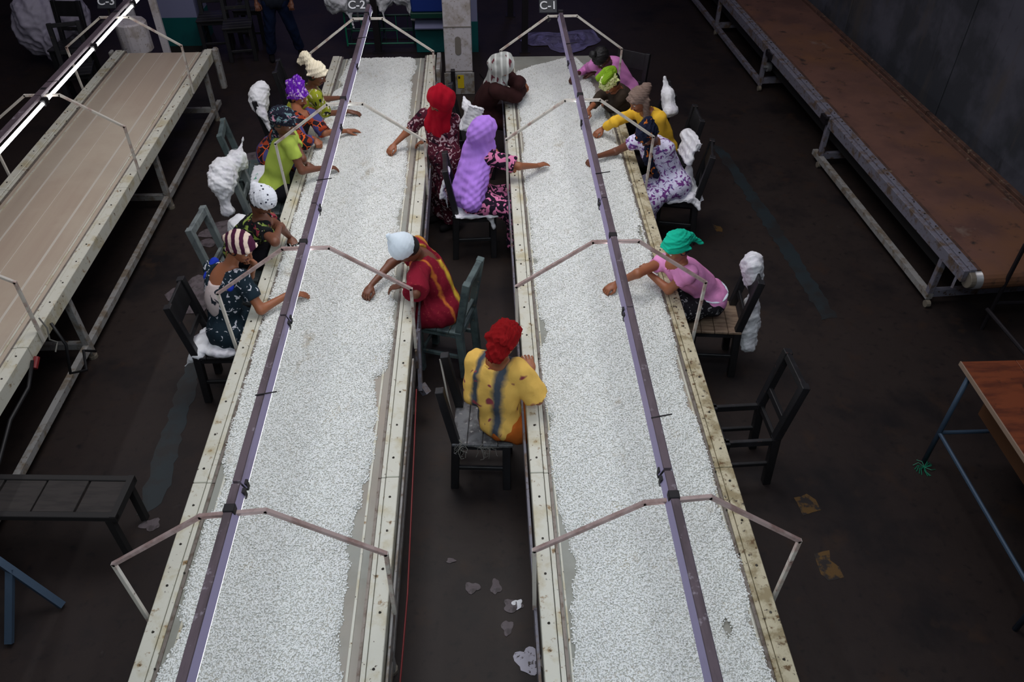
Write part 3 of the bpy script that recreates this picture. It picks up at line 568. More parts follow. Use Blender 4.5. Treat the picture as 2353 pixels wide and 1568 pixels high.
mb=MB(); prof=[(A0,.612)]+[(A1-.03,.612)]+[(A1+.09*math.sin(q),.522+.09*math.cos(q)) for q in np.linspace(.2,PI,9)]+[(A0,.43)]
n=len(prof); mb.v=[rp(a,.15,z) for a,z in prof]+[rp(a,wd-.05,z) for a,z in prof]; mb.f=[(i,i+1,n+i+1,n+i) for i in range(n-1)]; wobj('belt',mb,'belt_rust',t)
er=wobj('end_roller',MB().tube([rp(A1,.10,.522),rp(A1,wd-.06,.522)],.086,16),'roller',t,smooth=True); wobj('roller_cap',MB().tube([rp(A1,.05,.522),rp(A1,.10,.522)],.075,16),'caster',er,bevel=.004)
wobj('tension_bracket',MB().beam(rp(A1-.10,.03,.61),rp(A1-.06,.0,.40),.02,.05),'paint_dull',t)
rb('inner_panel',A0,A1-.5,.16,.19,.26,.50,'dark_gap')
for a in (-1.9,-.0,2.05,4.15,6.75):
    wobj('leg',MB().beam(rp(a,.03,.52),rp(a,.03,.06),.055,.055,(0,1,0)),'paint_dull',t,bevel=.004); wobj('leg',MB().beam(rp(a,wd-.04,.5),rp(a,wd-.04,.06),.05,.05,(0,1,0)),'paint_dull',t)
    wobj('cross_beam',MB().box(rp(a,wd/2,.125),(wd-.1,.05,.08),RM),'paint_dull',t,bevel=.003); wobj('caster_wheel',MB().tube([rp(a+.05,-.005,.035),rp(a+.05,.035,.035)],.035,12),'caster',t)
    wobj('caster_wheel',MB().tube([rp(a+.05,wd-.06,.035),rp(a+.05,wd-.02,.035)],.035,12),'caster',t)
rb('bottom_rail',A0,2.03,.0,.06,.07,.13,'paint_dull'); rb('bottom_rail',4.0,6.78,.0,.06,.07,.13,'paint_grey'); rb('bottom_rail',A0,6.78,wd-.06,wd-.01,.07,.13,'paint_dull')
wobj('drive_clamp',MB().tube([rp(2.2,-.03,.57),rp(2.2,.06,.57)],.045,10).box(rp(2.28,.0,.56),(.05,.12,.07),RM),'steel_dark',t); wobj('drive_wheel',MB().tube([rp(2.12,.05,.34),rp(2.12,.10,.34)],.06,14).tube([rp(2.12,.0,.34),rp(2.12,.05,.34)],.02,8),'roller',t)
wobj('joint_clamp',MB().box(rp(4.1,-.01,.56),(.05,.14,.08),RM).tube([rp(4.16,-.04,.6),rp(4.16,.02,.6)],.02,8),'steel_dark',t)
bm=MB(); rr=random.Random(3)
for i in range(44):
    a=A0+.2+i*.21; bm.tube([rp(a,.085,.622),rp(a,.085,.630)],.008,6)
tag(wobj('rail_bolts',bm,'bolt_dark',t),kind='stuff')
# ------------------------------------------------------------------ workbench on the right
t=thing('workbench','brown wooden-topped workbench on blue steel legs at the right edge','table',(3.9,3.3,0))
for i in range(3): wobj('top_board',MB().bb(3.235+i*.38,3.235+(i+1)*.38-.003,2.35,3.875,.925,.955),'desk_top',t,bevel=.003)
wobj('edge_strip',MB().bb(3.225,3.234,2.35,3.875,.925,.957),'desk_edge',t); wobj('storage_box',MB().bb(3.50,4.25,2.6,3.80,.52,.90).bb(3.49,3.50,2.6,3.80,.50,.92),'desk_box',t,bevel=.006)
for x,y in ((3.265,3.78),(4.32,3.78),(3.265,2.42),(4.32,2.42)): wobj('leg',MB().tube([(x,y,0),(x,y,.925)],.018,10),'steel_blue',t,smooth=True)
for a,b in (((3.265,3.78,.33),(4.32,3.78,.33)),((3.265,3.78,.33),(3.265,2.42,.33)),((4.32,3.78,.33),(4.32,2.42,.33))): wobj('stretcher',MB().tube([a,b],.015,8),'steel_blue',t)
mb=MB(); rr=random.Random(9)
for i in range(14):
    a=rr.uniform(0,6.28); mb.tube([(3.24,3.72,.01),(3.24+.05*math.cos(a),3.72+.05*math.sin(a),.012+rr.uniform(0,.02)),(3.24+.08*math.cos(a+.4),3.72+.08*math.sin(a+.4),.005)],.003,4)
tag(obj('twine_scrap',mb.mesh('twine_scrap','rack_green')),'scrap of green twine on the floor at the foot of the workbench','twine')
t=thing('steel_stand','dark steel pipe stand between the rusty conveyor and the workbench','stand',(4.5,5.0,0))
for a,b in (((4.44,5.28,0),(4.44,5.28,.92)),((4.33,5.2,.30),(4.40,4.0,.30)),((5.0,5.28,0),(5.0,5.28,.92)),((4.44,5.28,.30),(5.0,5.28,.30)),((4.44,4.0,0),(4.44,4.0,.92)),((5.0,4.0,0),(5.0,4.0,.92)),((4.44,5.28,.92),(4.44,4.0,.92)),((5.0,5.28,.92),(5.0,4.0,.92)),((4.44,5.28,.92),(5.0,5.28,.92)),((4.44,4.0,.92),(5.0,4.0,.92))): wobj('pipe',MB().tube([a,b],.018,8),'steel_dark',t)
# ------------------------------------------------------------------ bottom left bench and trestle
t=thing('slatted_bench','dark framed bench with worn wooden slats in the lower left','bench',(-3.1,3.36,0),D(-3))
def lo(mb,n,m,**k): return obj(n,mb.mesh(n,m,**k),t)
for s in (-1,1): lo(MB().bb(-.75,.68,s*.15-.022,s*.15+.022,.41,.455),'side_rail','wood_frame_dark',bevel=.004)
for i in range(5): lo(MB().bb(-.74+i*.285,-.74+i*.285+.27,-.127,.127,.425,.447+.004*(i%2)),'slat','wood_plank',bevel=.003)
lo(MB().bb(.64,.68,-.17,.17,.40,.46),'end_rail','wood_frame_dark')
for x in (-.70,.62):
    for y in (-.15,.15): lo(MB().bb(x-.022,x+.022,y-.022,y+.022,0,.41),'leg','wood_frame_dark')
t=thing('steel_trestle','blue-grey steel pipe trestle standing in the lower left corner','stand',(-3.1,2.8,0))
for a,b in (((-3.28,2.95,.72),(-2.79,2.80,0.02)),((-3.02,2.87,.34),(-3.02,2.55,.02)),((-3.28,2.95,.72),(-3.75,2.8,.02)),((-3.28,2.95,.72),(-3.28,1.9,.72)),((-3.28,1.9,.72),(-2.79,1.8,.02)),((-3.28,1.9,.72),(-3.75,1.8,.02))): wobj('pipe',MB().beam(a,b,.045,.03),'steel_blue',t)
# ------------------------------------------------------------------ back of the hall
t=thing('elevator_post','white machine post with an oval slot and yellow label between the tables','machine',(-.32,10.5,0))
wobj('column',MB().bb(-.50,-.14,10.36,10.62,0,2.4),'post_white',t,bevel=.008)
wobj('base_cover',MB().bb(-.52,-.12,10.345,10.36,0,.30),'paint_grey',t,bevel=.004); wobj('panel_seam',MB().bb(-.505,-.135,10.352,10.36,.315,.325),'slot',t); wobj('panel_seam',MB().bb(-.505,-.135,10.352,10.36,.90,.91),'slot',t)
mb=MB(); n=10; pts=[(-.32+.04*math.cos(a),.66+(.08 if a<PI else -.08)+.04*math.sin(a)) for a in list(np.linspace(0,PI,n))+list(np.linspace(PI,2*PI,n))]
mb.v=[(x,10.3585,z) for x,z in pts]+[(x,10.352,z) for x,z in pts]; k=len(pts); mb.f=[tuple(range(k,2*k))]+[(i,(i+1)%k,k+(i+1)%k,k+i) for i in range(k)]; wobj('oval_slot',mb,'slot',t)
yl=wobj('yellow_label',MB().bb(-.345,-.26,10.339,10.344,.09,.27),'yellow_label',t); wobj('label_mark',MB().bb(-.335,-.31,10.336,10.3385,.225,.255),'ink',yl); wobj('handle',MB().bb(-.43,-.375,10.27,10.344,.05,.36),'steel_dark',t,bevel=.004)
for i,(x,y,l) in enumerate(((-1.555,11.86,'left'),(.63,11.8,'middle'),(.47,13.3,'rear'))): tag(obj('steel_post',MB().bb(x-.045,x+.045,y-.045,y+.045,0,3.4).bb(x-.08,x+.08,y-.08,y+.08,0,.012).mesh('steel_post','steel_dark')),('black steel post in front of the sack trolley','black steel post beyond the C-1 bean table','thin black steel post farthest back')[i],'post')
t=thing('painted_column','teal and white painted column behind the bare belt','column',(-4.55,12.4,0)); wobj('teal_base',MB().bb(-4.80,-4.22,12.2,12.75,0,.42),'teal_paint',t); wobj('white_shaft',MB().bb(-4.795,-4.225,12.205,12.745,.42,4.4),'lilac_paint',t)
t=thing('painted_column','narrow teal and white column behind the white machine post','column',(-.15,11.9,0)); wobj('teal_base',MB().bb(-.42,-.06,11.8,12.15,0,.45),'teal_paint',t); wobj('white_shaft',MB().bb(-.415,-.065,11.805,12.145,.45,4.4),'lilac_paint',t)
t=thing('feed_bin','blue bin on a dark green base behind the C-2 bean table','bin',(-.75,12,0)); wobj('bin_body',MB().box((-.72,11.95,.95),(.56,.6,.62),taper=1.1),'blue_paint',t,bevel=.02); wobj('bin_rim',MB().bb(-1.02,-.42,11.63,12.27,.56,.64),'green_dark',t,bevel=.01); wobj('base',MB().bb(-.98,-.46,11.80,12.25,0,.36),'teal_paint',t,bevel=.01); wobj('chute',MB().box((-.74,11.78,.46),(.46,.3,.02),Matrix.Rotation(.3,3,'X')),'lilac_paint',t)
t=thing('sack_trolley','green and black wire trolley carrying white sacks behind the C-2 bean table','trolley',(-1.5,12.2,0))
for x in (-2.02,-1.52,-1.02):
    for y in (11.98,12.5): wobj('upright',MB().tube([(x,y,.05),(x,y,1.15)],.014,6),'rack_metal' if x>-1.6 else 'rack_green',t)
for z in (.08,.30,.50):
    for y in (11.98,12.5): wobj('rung',MB().tube([(-2.02,y,z),(-1.02,y,z)],.011,6),'rack_metal' if z!=.08 else 'rack_green',t)
    for x in (-2.02,-1.52,-1.02): wobj('rung',MB().tube([(x,11.98,z),(x,12.5,z)],.011,6),'rack_metal',t)
for i in range(6): wobj('wire',MB().tube([(-1.95+i*.17,11.98,.08),(-1.95+i*.17,11.98,.50)],.006,5),'rack_green' if i%3==1 else 'rack_metal',t)
sg='sacks on the wire trolley'
sack('large white sack hanging off the left of the wire trolley',[('e',(-2.10,12.0,.78),(.22,.26,.26)),('e',(-2.02,12.1,1.0),(.25,.28,.24)),('c',(-1.95,11.88,.72),(-1.88,11.86,.36),.14,.03)],h=.02,amp=.03,freq=12,seed=21,group=sg)
sack('large white sack in the middle of the wire trolley',[('e',(-1.55,12.1,.80),(.28,.28,.22)),('e',(-1.6,12.2,1.08),(.30,.30,.25)),('c',(-1.45,11.9,.74),(-1.42,11.86,.48),.12,.03)],h=.02,amp=.03,freq=12,seed=22,group=sg)
sack('large white sack at the right end of the wire trolley',[('e',(-1.18,12.1,.82),(.24,.28,.24)),('e',(-1.12,12.2,1.08),(.26,.30,.25)),('c',(-1.02,11.95,.70),(-1.02,11.92,.45),.12,.06)],h=.02,amp=.03,freq=12,seed=23,group=sg)
sack('grey sack heaped in the dark upper left corner',[('e',(-6.35,11.7,.55),(.32,.30,.42)),('e',(-5.95,11.9,.55),(.30,.28,.30)),('c',(-6.1,11.5,.35),(-6.05,11.35,.08),.16,.04)],mat='sack_grey',h=.022,amp=.03,freq=10,seed=24,group='sacks in the dark corner')
chair(-5.62,11.0,D(-95),'wood_black','wood_black','black chair in the dark upper left beside the grey sack',rail='wide')
chair(-5.25,10.2,D(-75),'wood_black','wood_black','black chair left of the bare belt end',rail='frame')
t=thing('roller_stand','white drum cover on a pale metal frame beyond the bare belt','machine',(-4.4,10.7,0))
wobj('drum_cover',MB().tube([(-4.50,10.50,.60),(-4.50,10.50,.99)],[.20,.20],10),'post_white',t,bevel=.02); wobj('drum_stem',MB().bb(-4.58,-4.42,10.42,10.58,0,.60),'paint_dull',t)
for a,b in (((-4.62,10.9,0),(-4.62,10.9,1.6)),((-4.16,10.55,0),(-4.16,10.55,1.6)),((-4.62,10.9,1.58),(-4.16,10.55,1.58))): wobj('frame_bar',MB().beam(a,b,.09,.05,(0,1,0)),'post_white',t,bevel=.004)
# plastic sheet and floor litter
def litter(name,label,cat,x,y,rx,ry,mat,seed,h=.02,group=None,rot=0):
    r=np.random.default_rng(seed); n=22; m=16; A=np.linspace(0,2*PI,n,endpoint=False); rad=1+.18*np.sin(A*3+r.uniform(0,6))+.12*np.sin(A*5+r.uniform(0,6))+r.normal(0,.04,n)
    V=[(0,0,h*.5)]; Q=[]
    for i in range(1,m):
        k=i/(m-1)
        for j,a in enumerate(A): X=math.cos(a)*rad[j]*k*rx; Y=math.sin(a)*rad[j]*k*ry; z=.0035+h*abs(math.sin(X*31+seed)*math.cos(Y*27+seed*2))*(1-k*.7); c,s=math.cos(rot),math.sin(rot); V.append((X*c-Y*s,X*s+Y*c,z))
    mb=MB(); mb.v=V; mb.f=[(0,1+j,1+(j+1)%n) for j in range(n)]+[(1+(i-1)*n+j,1+i*n+j,1+i*n+(j+1)%n,1+(i-1)*n+(j+1)%n) for i in range(1,m-1) for j in range(n)]
    o=obj(name,mb.mesh(name,mat,smooth=True),None,(x,y,0)); return tag(o,label,cat,group)
litter('plastic_sheet','violet plastic sheet crumpled on the floor behind the C-1 bean table','sheet',1.25,12.2,.60,.42,'plastic_sheet',4,.05)
litter('torn_sack','flattened grey sack on the floor left of the striped headwrap','sack',-2.80,6.05,.20,.30,'scrap',5,.02,'flattened sacks on the floor')
litter('torn_sack','flattened grey sack on the floor left of the dotted white cap','sack',-2.72,7.15,.26,.17,'scrap',6,.02,'flattened sacks on the floor')
litter('torn_sack','round grey sack scrap on the floor left of the purple headscarf','sack',-2.62,8.72,.24,.24,'scrap',7,.015,'flattened sacks on the floor')
for i,(x,y,a,b,l) in enumerate(((.105,2.70,.060,.045,'crumpled white scrap beside the black-spotted ones in the aisle'),(.185,2.33,.075,.085,'largest speckled white scrap on the aisle floor at the bottom edge'),(-.155,2.84,.050,.040,'left small pinkish scrap on the aisle floor'),(.0,2.84,.034,.055,'narrow pinkish scrap on the aisle floor'),(.065,2.55,.035,.05,'small faint scrap below the crumpled white scrap'),(-.30,3.05,.03,.02,'tiny white crumbs on the aisle floor'))):
    litter('paper_scrap',l,'scrap',x,y,a,b,'scrap_white' if i in(1,) else 'scrap',30+i,.008,'scraps on the aisle floor')
litter('paper_scrap','crumpled white plastic knot in the aisle','scrap',.135,2.71,.032,.035,'sack',41,.03,'scraps on the aisle floor')
litter('floor_drain','ring-shaped stain on the floor left of the C-2 bean table','stain',-2.42,3.42,.07,.05,'scrap',42,.003)
litter('pink_stain','faint oval stain on the floor left of the striped headwrap','stain',-2.9,6.9,.12,.07,'scrap',43,.004)
# cables
t=thing('power_cable','black power cable drooping off the near side of the bare belt table','cable',(-3.33,4.6,.6))
wobj('cable_strand',MB().tube([(-3.36,4.78,.74),(-3.30,4.74,.55),(-3.32,4.66,.32),(-3.28,4.80,.22),(-3.33,4.95,.30),(-3.30,5.05,.20)],.012,8),'cable_black',t,smooth=True)
wobj('cable_strand',MB().tube([(-3.36,4.40,.70),(-3.34,4.2,.62),(-3.35,3.9,.60),(-3.34,3.6,.50),(-3.36,3.2,.58)],.014,8),'cable_black',t,smooth=True)
wobj('wire_bundle',MB().tube([(-3.372,4.70,.86),(-3.35,4.70,.76),(-3.36,4.68,.66),(-3.34,4.72,.60),(-3.35,4.66,.55)],.006,6),'cord',t); wobj('plug_connector',MB().tube([(-3.345,4.44,.70),(-3.345,4.36,.66)],.022,10),'cable_red',t)
t=thing('red_cable','thin red cable hanging along the aisle side of the C-2 table','cable',(-.53,2.6,.5)); wobj('cable_strand',MB().tube([(-.54,4.1,.60),(-.53,3.5,.56),(-.525,2.9,.50),(-.515,2.5,.52),(-.53,2.2,.44),(-.54,1.8,.42)],.005,6),'cable_red',t)
t=thing('dark_cable','thin black cable lying on the floor behind the C-1 bean table','cable',(.1,10.3,0)); wobj('cable_strand',MB().tube([(-.05,11.0,.008),(.08,10.6,.008),(.20,10.25,.008),(.35,10.1,.008),(.7,10.2,.008)],.007,6),'cable_black',t)
# ------------------------------------------------------------------ people
def orth(x,up):
    x=np.array(x,float); x/=np.linalg.norm(x); z=np.array(up,float); z-=x*(z@x); z/=np.linalg.norm(z); return np.stack([x,np.cross(z,x),z],1)
def head_template():
    s=SDF()
    s.ell((-.012,0,.035),(.094,.075,.088),k=.03).ell((.022,0,-.025),(.062,.060,.082),k=.03).ell((.045,0,-.088),(.032,.034,.026),k=.03)
    s.ell((.062,.030,-.028),(.022,.024,.022),k=.02).ell((.062,-.030,-.028),(.022,.024,.022),k=.02)
    s.cap((.078,-.036,.030),(.078,.036,.030),.010,k=.015)
    for y in (-.032,.032): s.ell((.094,y,.008),(.016,.017,.012),k=.012,op=-1)
    s.cap((.082,0,.020),(.103,0,-.026),.007,.012,k=.010).ell((.092,.012,-.030),(.010,.008,.008),k=.006).ell((.092,-.012,-.030),(.010,.008,.008),k=.006)
    for y in (-1,1): s.ell((-.006,y*.077,-.002),(.016,.009,.030),k=.008)
    s.cap((0,0,-.05),(-.012,0,-.085),.046,.042,k=.03)
    V,Q=s.mesh(.0048); parts=[(V,Q,0)]
    l=SDF().cap((.082,-.020,-.058),(.082,.020,-.058),.006,k=.006).cap((.083,-.017,-.066),(.083,.017,-.066),.007,k=.006).cap((.0875,-.008,-.057),(.0875,.008,-.057),.006,k=.004)
    parts.append((*l.mesh(.0035),1))
    for y in (-.032,.032):
        parts.append((*SDF().ell((.0745,y,.006),(.010,.013,.0075)).mesh(.003),2)); parts.append((*SDF().ell((.0830,y,.004),(.003,.0052,.0055)).mesh(.0018),3))
    return parts
def hand_template(pose):
    s=SDF(); c={'flat':(.12,.22,.15),'relax':(.35,.45,.3),'pinch':(.75,.75,.4),'fist':(1.25,1.5,.9)}[pose]
    s.ell((.042,0,0),(.050,.036,.015),k=.012).cap((-.02,0,0),(.02,0,0),.020,.021,k=.015).ell((.025,.020,-.008),(.028,.016,.013),k=.012)
    for y,L,r,sp in ((.027,.072,.0088,.12),(.009,.080,.0090,.03),(-.009,.074,.0086,-.05),(-.026,.058,.0076,-.15)):
        p=np.array((.078,y,0.0)); a=0
        for j,fr in enumerate((.45,.32,.26)):
            a+=c[j]*(1 if j<2 else 1); d=np.array((math.cos(a)*math.cos(sp),math.sin(sp)*math.cos(a),-math.sin(a))); q=p+d*L*fr; s.cap(p,q,r*(1-.1*j),r*(.92-.1*j),k=.0035); p=q
    t0=np.array((.018,.026,-.008)); t1=t0+np.array((.030,.022,-.010)); t2=t1+(np.array((.026,.006,-.010)) if pose in('flat','relax') else np.array((.026,-.012,-.018))); t3=t2+(np.array((.020,-.002,-.006)) if pose in('flat','relax') else np.array((.016,-.014,-.012)))
    s.cap(t0,t1,.013,.011,k=.008).cap(t1,t2,.0105,.0092,k=.004).cap(t2,t3,.0092,.0075,k=.004)
    return s.mesh(.0036)
HEAD=head_template(); HAND={p:hand_template(p) for p in ('flat','relax','pinch','fist')}
J={
'W1':{'H':(-1.741,8.142,1.25),'S1':(-1.887,8.362,0.988),'S2':(-1.771,8.053,1.043),'E1':(-1.739,8.13,0.973),'E2':(-1.71,8.158,0.795),'W1':(-1.583,8.319,0.902),'W2':(-1.464,8.118,0.84),'hip':(-2.125,8.183,0.648),'T1':(-1.513,8.371,0.872),'T2':(-1.333,8.123,0.81)},
'W2':{'H':(-1.897,7.785,1.168),'S1':(-1.787,7.725,1.005),'S2':(-1.908,7.427,1.045),'E1':(-1.624,7.516,0.9),'E2':(-1.768,7.204,0.955),'W1':(-1.439,7.665,0.84),'W2':(-1.721,7.437,0.88),'hip':(-2.199,7.524,0.688),'T1':(-1.32,7.74,0.81),'T2':(-1.673,7.373,0.85)},
'W3':{'H':(-1.818,6.794,1.388),'S1':(-1.85,7.058,1.115),'S2':(-1.807,6.748,1.195),'E1':(-1.725,6.828,0.985),'E2':(-1.716,6.696,0.935),'W1':(-1.752,7.021,0.833),'W2':(-1.544,6.862,0.865),'hip':(-2.037,6.834,0.708),'T1':(-1.696,7.004,0.803),'T2':(-1.419,6.928,0.835)},
'W4':{'H':(-1.816,5.643,1.258),'S1':(-1.881,5.854,0.965),'S2':(-1.847,5.544,1.048),'E1':(-1.714,5.642,1.0),'E2':(-1.687,5.32,1.078),'W1':(-1.698,5.784,0.808),'W2':(-1.708,5.571,1.043),'hip':(-2.165,5.839,0.667),'T1':(-1.627,5.681,0.777),'T2':(-1.748,5.742,1.013)},
'W5':{'H':(-1.833,4.949,1.29),'S1':(-2.034,5.123,1.043),'S2':(-1.878,4.837,1.085),'E1':(-1.848,5.156,0.843),'E2':(-1.73,4.742,0.855),'W1':(-1.816,5.019,1.05),'W2':(-1.542,4.91,0.872),'hip':(-2.058,4.832,0.633),'T1':(-1.87,5.119,1.02),'T2':(-1.475,4.94,0.842)},
'W6':{'H':(-0.444,7.459,1.265),'S1':(-0.594,7.502,1.11),'S2':(-0.361,7.661,0.963),'E1':(-0.796,7.537,0.908),'E2':(-0.384,7.385,0.91),'W1':(-0.889,7.314,0.88),'W2':(-0.615,7.44,0.843),'hip':(-0.449,7.181,0.828),'T1':(-0.941,7.22,0.85),'T2':(-0.675,7.454,0.812)},
'W7':{'H':(-0.006,6.772,1.27),'S1':(-0.06,7.013,1.013),'S2':(0.041,6.7,1.033),'E1':(0.19,6.931,0.95),'E2':(0.312,6.67,0.952),'W1':(0.345,7.104,0.862),'W2':(0.491,6.824,0.867),'hip':(-0.094,6.67,0.617),'T1':(0.434,7.156,0.832),'T2':(0.635,6.94,0.837)},
'W8':{'H':(0.208,8.227,1.277),'S1':(0.19,8.497,1.058),'S2':(0.134,8.165,1.027),'E1':(0.373,8.292,1.055),'E2':(0.354,8.274,0.905),'W1':(0.432,8.523,0.968),'W2':(0.446,8.504,0.89),'hip':(-0.022,8.437,0.63),'T1':(0.457,8.534,0.938),'T2':(0.47,8.674,0.86)},
'W9':{'H':(-0.621,5.006,1.202),'S1':(-0.553,5.324,1.008),'S2':(-0.527,4.997,1.01),'E1':(-0.777,5.206,0.922),'E2':(-0.548,4.724,0.99),'W1':(-0.921,5.01,0.862),'W2':(-0.666,4.936,0.913),'hip':(-0.384,5.066,0.602),'T1':(-0.974,4.885,0.832),'T2':(-0.737,4.95,0.883)},
'W10':{'H':(0.096,3.782,1.345),'S1':(-0.089,3.897,1.062),'S2':(0.183,3.729,1.125),'E1':(-0.116,3.633,0.953),'E2':(0.311,3.695,0.88),'W1':(0.064,3.789,0.89),'W2':(0.216,3.772,1.102),'hip':(0.061,3.792,0.63),'T1':(0.154,3.836,0.86),'T2':(0.185,3.902,1.072)},
'W11':{'H':(1.334,8.732,1.135),'S1':(1.269,8.861,1.007),'S2':(1.543,8.995,0.938),'E1':(1.204,9.092,0.85),'E2':(1.436,8.735,0.905),'W1':(1.083,8.879,0.89),'W2':(1.286,8.931,0.875),'hip':(1.704,9.027,0.63),'T1':(1.029,8.83,0.86),'T2':(1.228,8.979,0.845)},
'W12':{'H':(1.316,7.921,1.203),'S1':(1.376,8.246,0.985),'S2':(1.446,7.911,1.053),'E1':(1.222,8.025,0.975),'E2':(1.381,8.09,0.858),'W1':(1.095,7.828,0.947),'W2':(1.32,8.316,0.778),'hip':(1.639,8.252,0.648),'T1':(1.046,7.731,0.918),'T2':(1.266,8.382,0.748)},
'W13':{'H':(1.519,7.35,1.272),'S1':(1.545,7.583,1.032),'S2':(1.737,7.32,1.1),'E1':(1.315,7.419,1.012),'E2':(1.78,7.379,0.832),'W1':(1.224,7.589,0.857),'W2':(1.559,7.262,0.85),'hip':(1.865,7.479,0.655),'T1':(1.143,7.536,0.828),'T2':(1.505,7.321,0.82)},
'W14':{'H':(1.513,6.755,1.215),'S1':(1.455,6.986,1.02),'S2':(1.736,6.836,1.025),'E1':(1.299,7.128,0.84),'E2':(1.805,6.915,0.765),'W1':(1.087,6.998,0.857),'W2':(1.581,6.798,0.75),'hip':(1.861,6.89,0.638),'T1':(1.007,6.952,0.828),'T2':(1.52,6.844,0.72)},
'W15':{'H':(1.406,4.825,1.293),'S1':(1.363,5.036,1.005),'S2':(1.518,4.766,1.093),'E1':(1.146,4.867,1.023),'E2':(1.499,4.935,0.872),'W1':(1.011,4.977,0.85),'W2':(1.318,4.902,1.038),'hip':(1.777,4.971,0.705),'T1':(0.902,4.913,0.82),'T2':(1.291,5.018,1.007)},
}
def person(key,label,az,pitch,side,skin,dress,head,hands=('relax','pinch'),stand=False,roll=0,legdir=None,loose=.018,face_scale=1.0):
    j={k:np.array(v,float) for k,v in J[key].items()}
    fh=np.array((side,0,0),float) if legdir is None else np.array((*legdir,0),float); fh/=np.linalg.norm(fh)
    base=(float(j['hip'][0]),float(j['hip'][1]),0.0); t=thing('person',label,'person',base,group='bean sorters' if key!='man' else None)
    f=np.array((*az,0.0)); f/=np.linalg.norm(f); p=math.radians(pitch); fx=f*math.cos(p)-np.array((0,0,math.sin(p)))
    up=np.array((0,0,1.0)); l=np.cross(up,f); ur=up*math.cos(p)-f*math.sin(p)*1.0; ur=np.cross(fx,l)
    cr,sr=math.cos(roll),math.sin(roll); l,ur=l*cr+ur*sr,ur*cr-l*sr; RH=np.stack([fx,l,ur],1); H=j['H']; hp=lambda *v:H+RH@np.array(v,float)
    S1,S2=j['S1'],j['S2']; mid=(S1+S2)/2; hip=j['hip']; sl=(S1-S2); sl/=np.linalg.norm(sl)
    u=mid-hip; Lt=np.linalg.norm(u); u/=Lt; fw=np.cross(sl,u); fw/=np.linalg.norm(fw)
    if fw@(fh+.3*f)<0: fw=-fw
    lat=np.cross(u,fw); RT=np.stack([lat,fw,np.cross(lat,fw)],1)
    pelv_lat=np.cross(up,fh); back=-fw*.03
    T=lambda q,a,b,c:q+lat*a+fw*b+u*c
    chest=T(mid,0,-.012,-.115)+back*.3; waist=hip+u*Lt*.42+back; RP=np.stack([pelv_lat,fh,up],1)
    neck=H+RH@np.array((-.015,0,-.065))
    b=SDF(); b.ell(hip,(.165,.125,.115),RP,k=.05).ell(waist,(.125,.095,.15),RT,k=.06).ell(chest,(.155,.105,.165),RT,k=.06)
    b.cap(T(mid,0,-.01,-.02),neck,.058,.046,k=.05)
    nb=T(mid,0,-.02,.02)
    for S in (S1,S2): b.cap(mid+(S-mid)*.25+u*.01,S,.055,.050,k=.04)
    hm=[]
    for i,(S,E,Wr,Tp) in enumerate(((S1,j['E1'],j['W1'],j['T1']),(S2,j['E2'],j['W2'],j['T2']))):
        b.cap(S,E,.044,.036,k=.03).cap(E,Wr,.037,.023,k=.02)
        isleft=((S-mid)@np.cross(up,fw))>0
        R=orth(Tp-Wr,(0,0,1) if abs((Tp-Wr)[2])<.12 else -fw)
        V,Q=HAND[hands[i]]; V=V.copy()*1.0
        if isleft: V[:,1]*=-1; Q=Q[:,::-1]
        V=Wr+R[:,0]*.012+V@R.T; V[:,2]=np.maximum(V[:,2],.789) if True else V[:,2]; hm.append((V,Q,skin))
    kz=hip[2]-.06 if not stand else None; legs=[]
    for s in (-1,1):
        h0=hip+pelv_lat*s*.085-up*.02
        if stand: kn=h0+fh*.05+pelv_lat*s*.02-up*(hip[2]*.46); an=np.array((kn[0]-fh[0]*.04,kn[1]-fh[1]*.04,.08))
        else: kn=h0+fh*.38+pelv_lat*s*.05; kn[2]=kz; an=kn+fh*.02; an[2]=.08
        if key=='man': an=np.array((*( (-2.70,11.82) if s*pelv_lat[0]>0 else (-3.10,11.66)),.09)); kn=(h0+an)/2+fh*.04
        b.cap(h0,kn,.080,.056,k=.05).cap(kn,an,.054,.034,k=.03); ft=an+fh*.13; ft[2]=.035; b.cap(an-up*.045+fh*0,ft,.036,.028,k=.02); legs.append((h0,kn,an,ft))
    V,Q=b.mesh(.0115)
    # flesh stays above the bean layer where it rests on the table
    parts=[(V,Q,skin)]+hm
    sc=face_scale
    for V,Q,m in HEAD: parts.append((H+(V*sc)@RH.T,Q,(skin,'lips','eye_white','iris')[m]))
    obj('body',smooth_mesh('body',parts,base),t)
    # ---- garment
    d=dress; lo=loose; g=SDF(); sv=d.get('sleeve',(.6,.6)); sv=sv if isinstance(sv,tuple) else (sv,sv); rw=d.get('wide',.016)
    g.ell(hip+up*.01,(.165+lo,.125+lo,.115+lo),RP,k=.05).ell(waist,(.130+lo,.102+lo,.16),RT,k=.07).ell(chest,(.155+lo,.105+lo,.165+lo),RT,k=.06)
    g.cap(T(mid,0,-.01,-.03),T(mid,0,-.01,.0),.07,.06,k=.05)
    for S,E,Wr,q in ((S1,j['E1'],j['W1'],sv[0]),(S2,j['E2'],j['W2'],sv[1])):
        g.cap(mid+(S-mid)*.25,S,.064,.062,k=.04)
        if q<=1: e=S+(E-S)*q; g.cap(S,e+(E-S)*.1,.046+rw*.9,.042+rw*1.3,k=.03,clip=[(e,E-S)])
        else: g.cap(S,E,.046+rw,.040+rw*.9,k=.03); e=E+(Wr-E)*(q-1); g.cap(E,Wr,.040+rw*.9,.028+rw*.6,k=.02,clip=[(e,Wr-E)])
    g.cap(nb+u*.0,neck+(neck-nb)*.6,.072,.075,k=.012,op=-1)
    if d.get('scoop'): g.ell(T(mid,0,-.10,.0),(.075,.07,.10),RT,k=.012,op=-1)
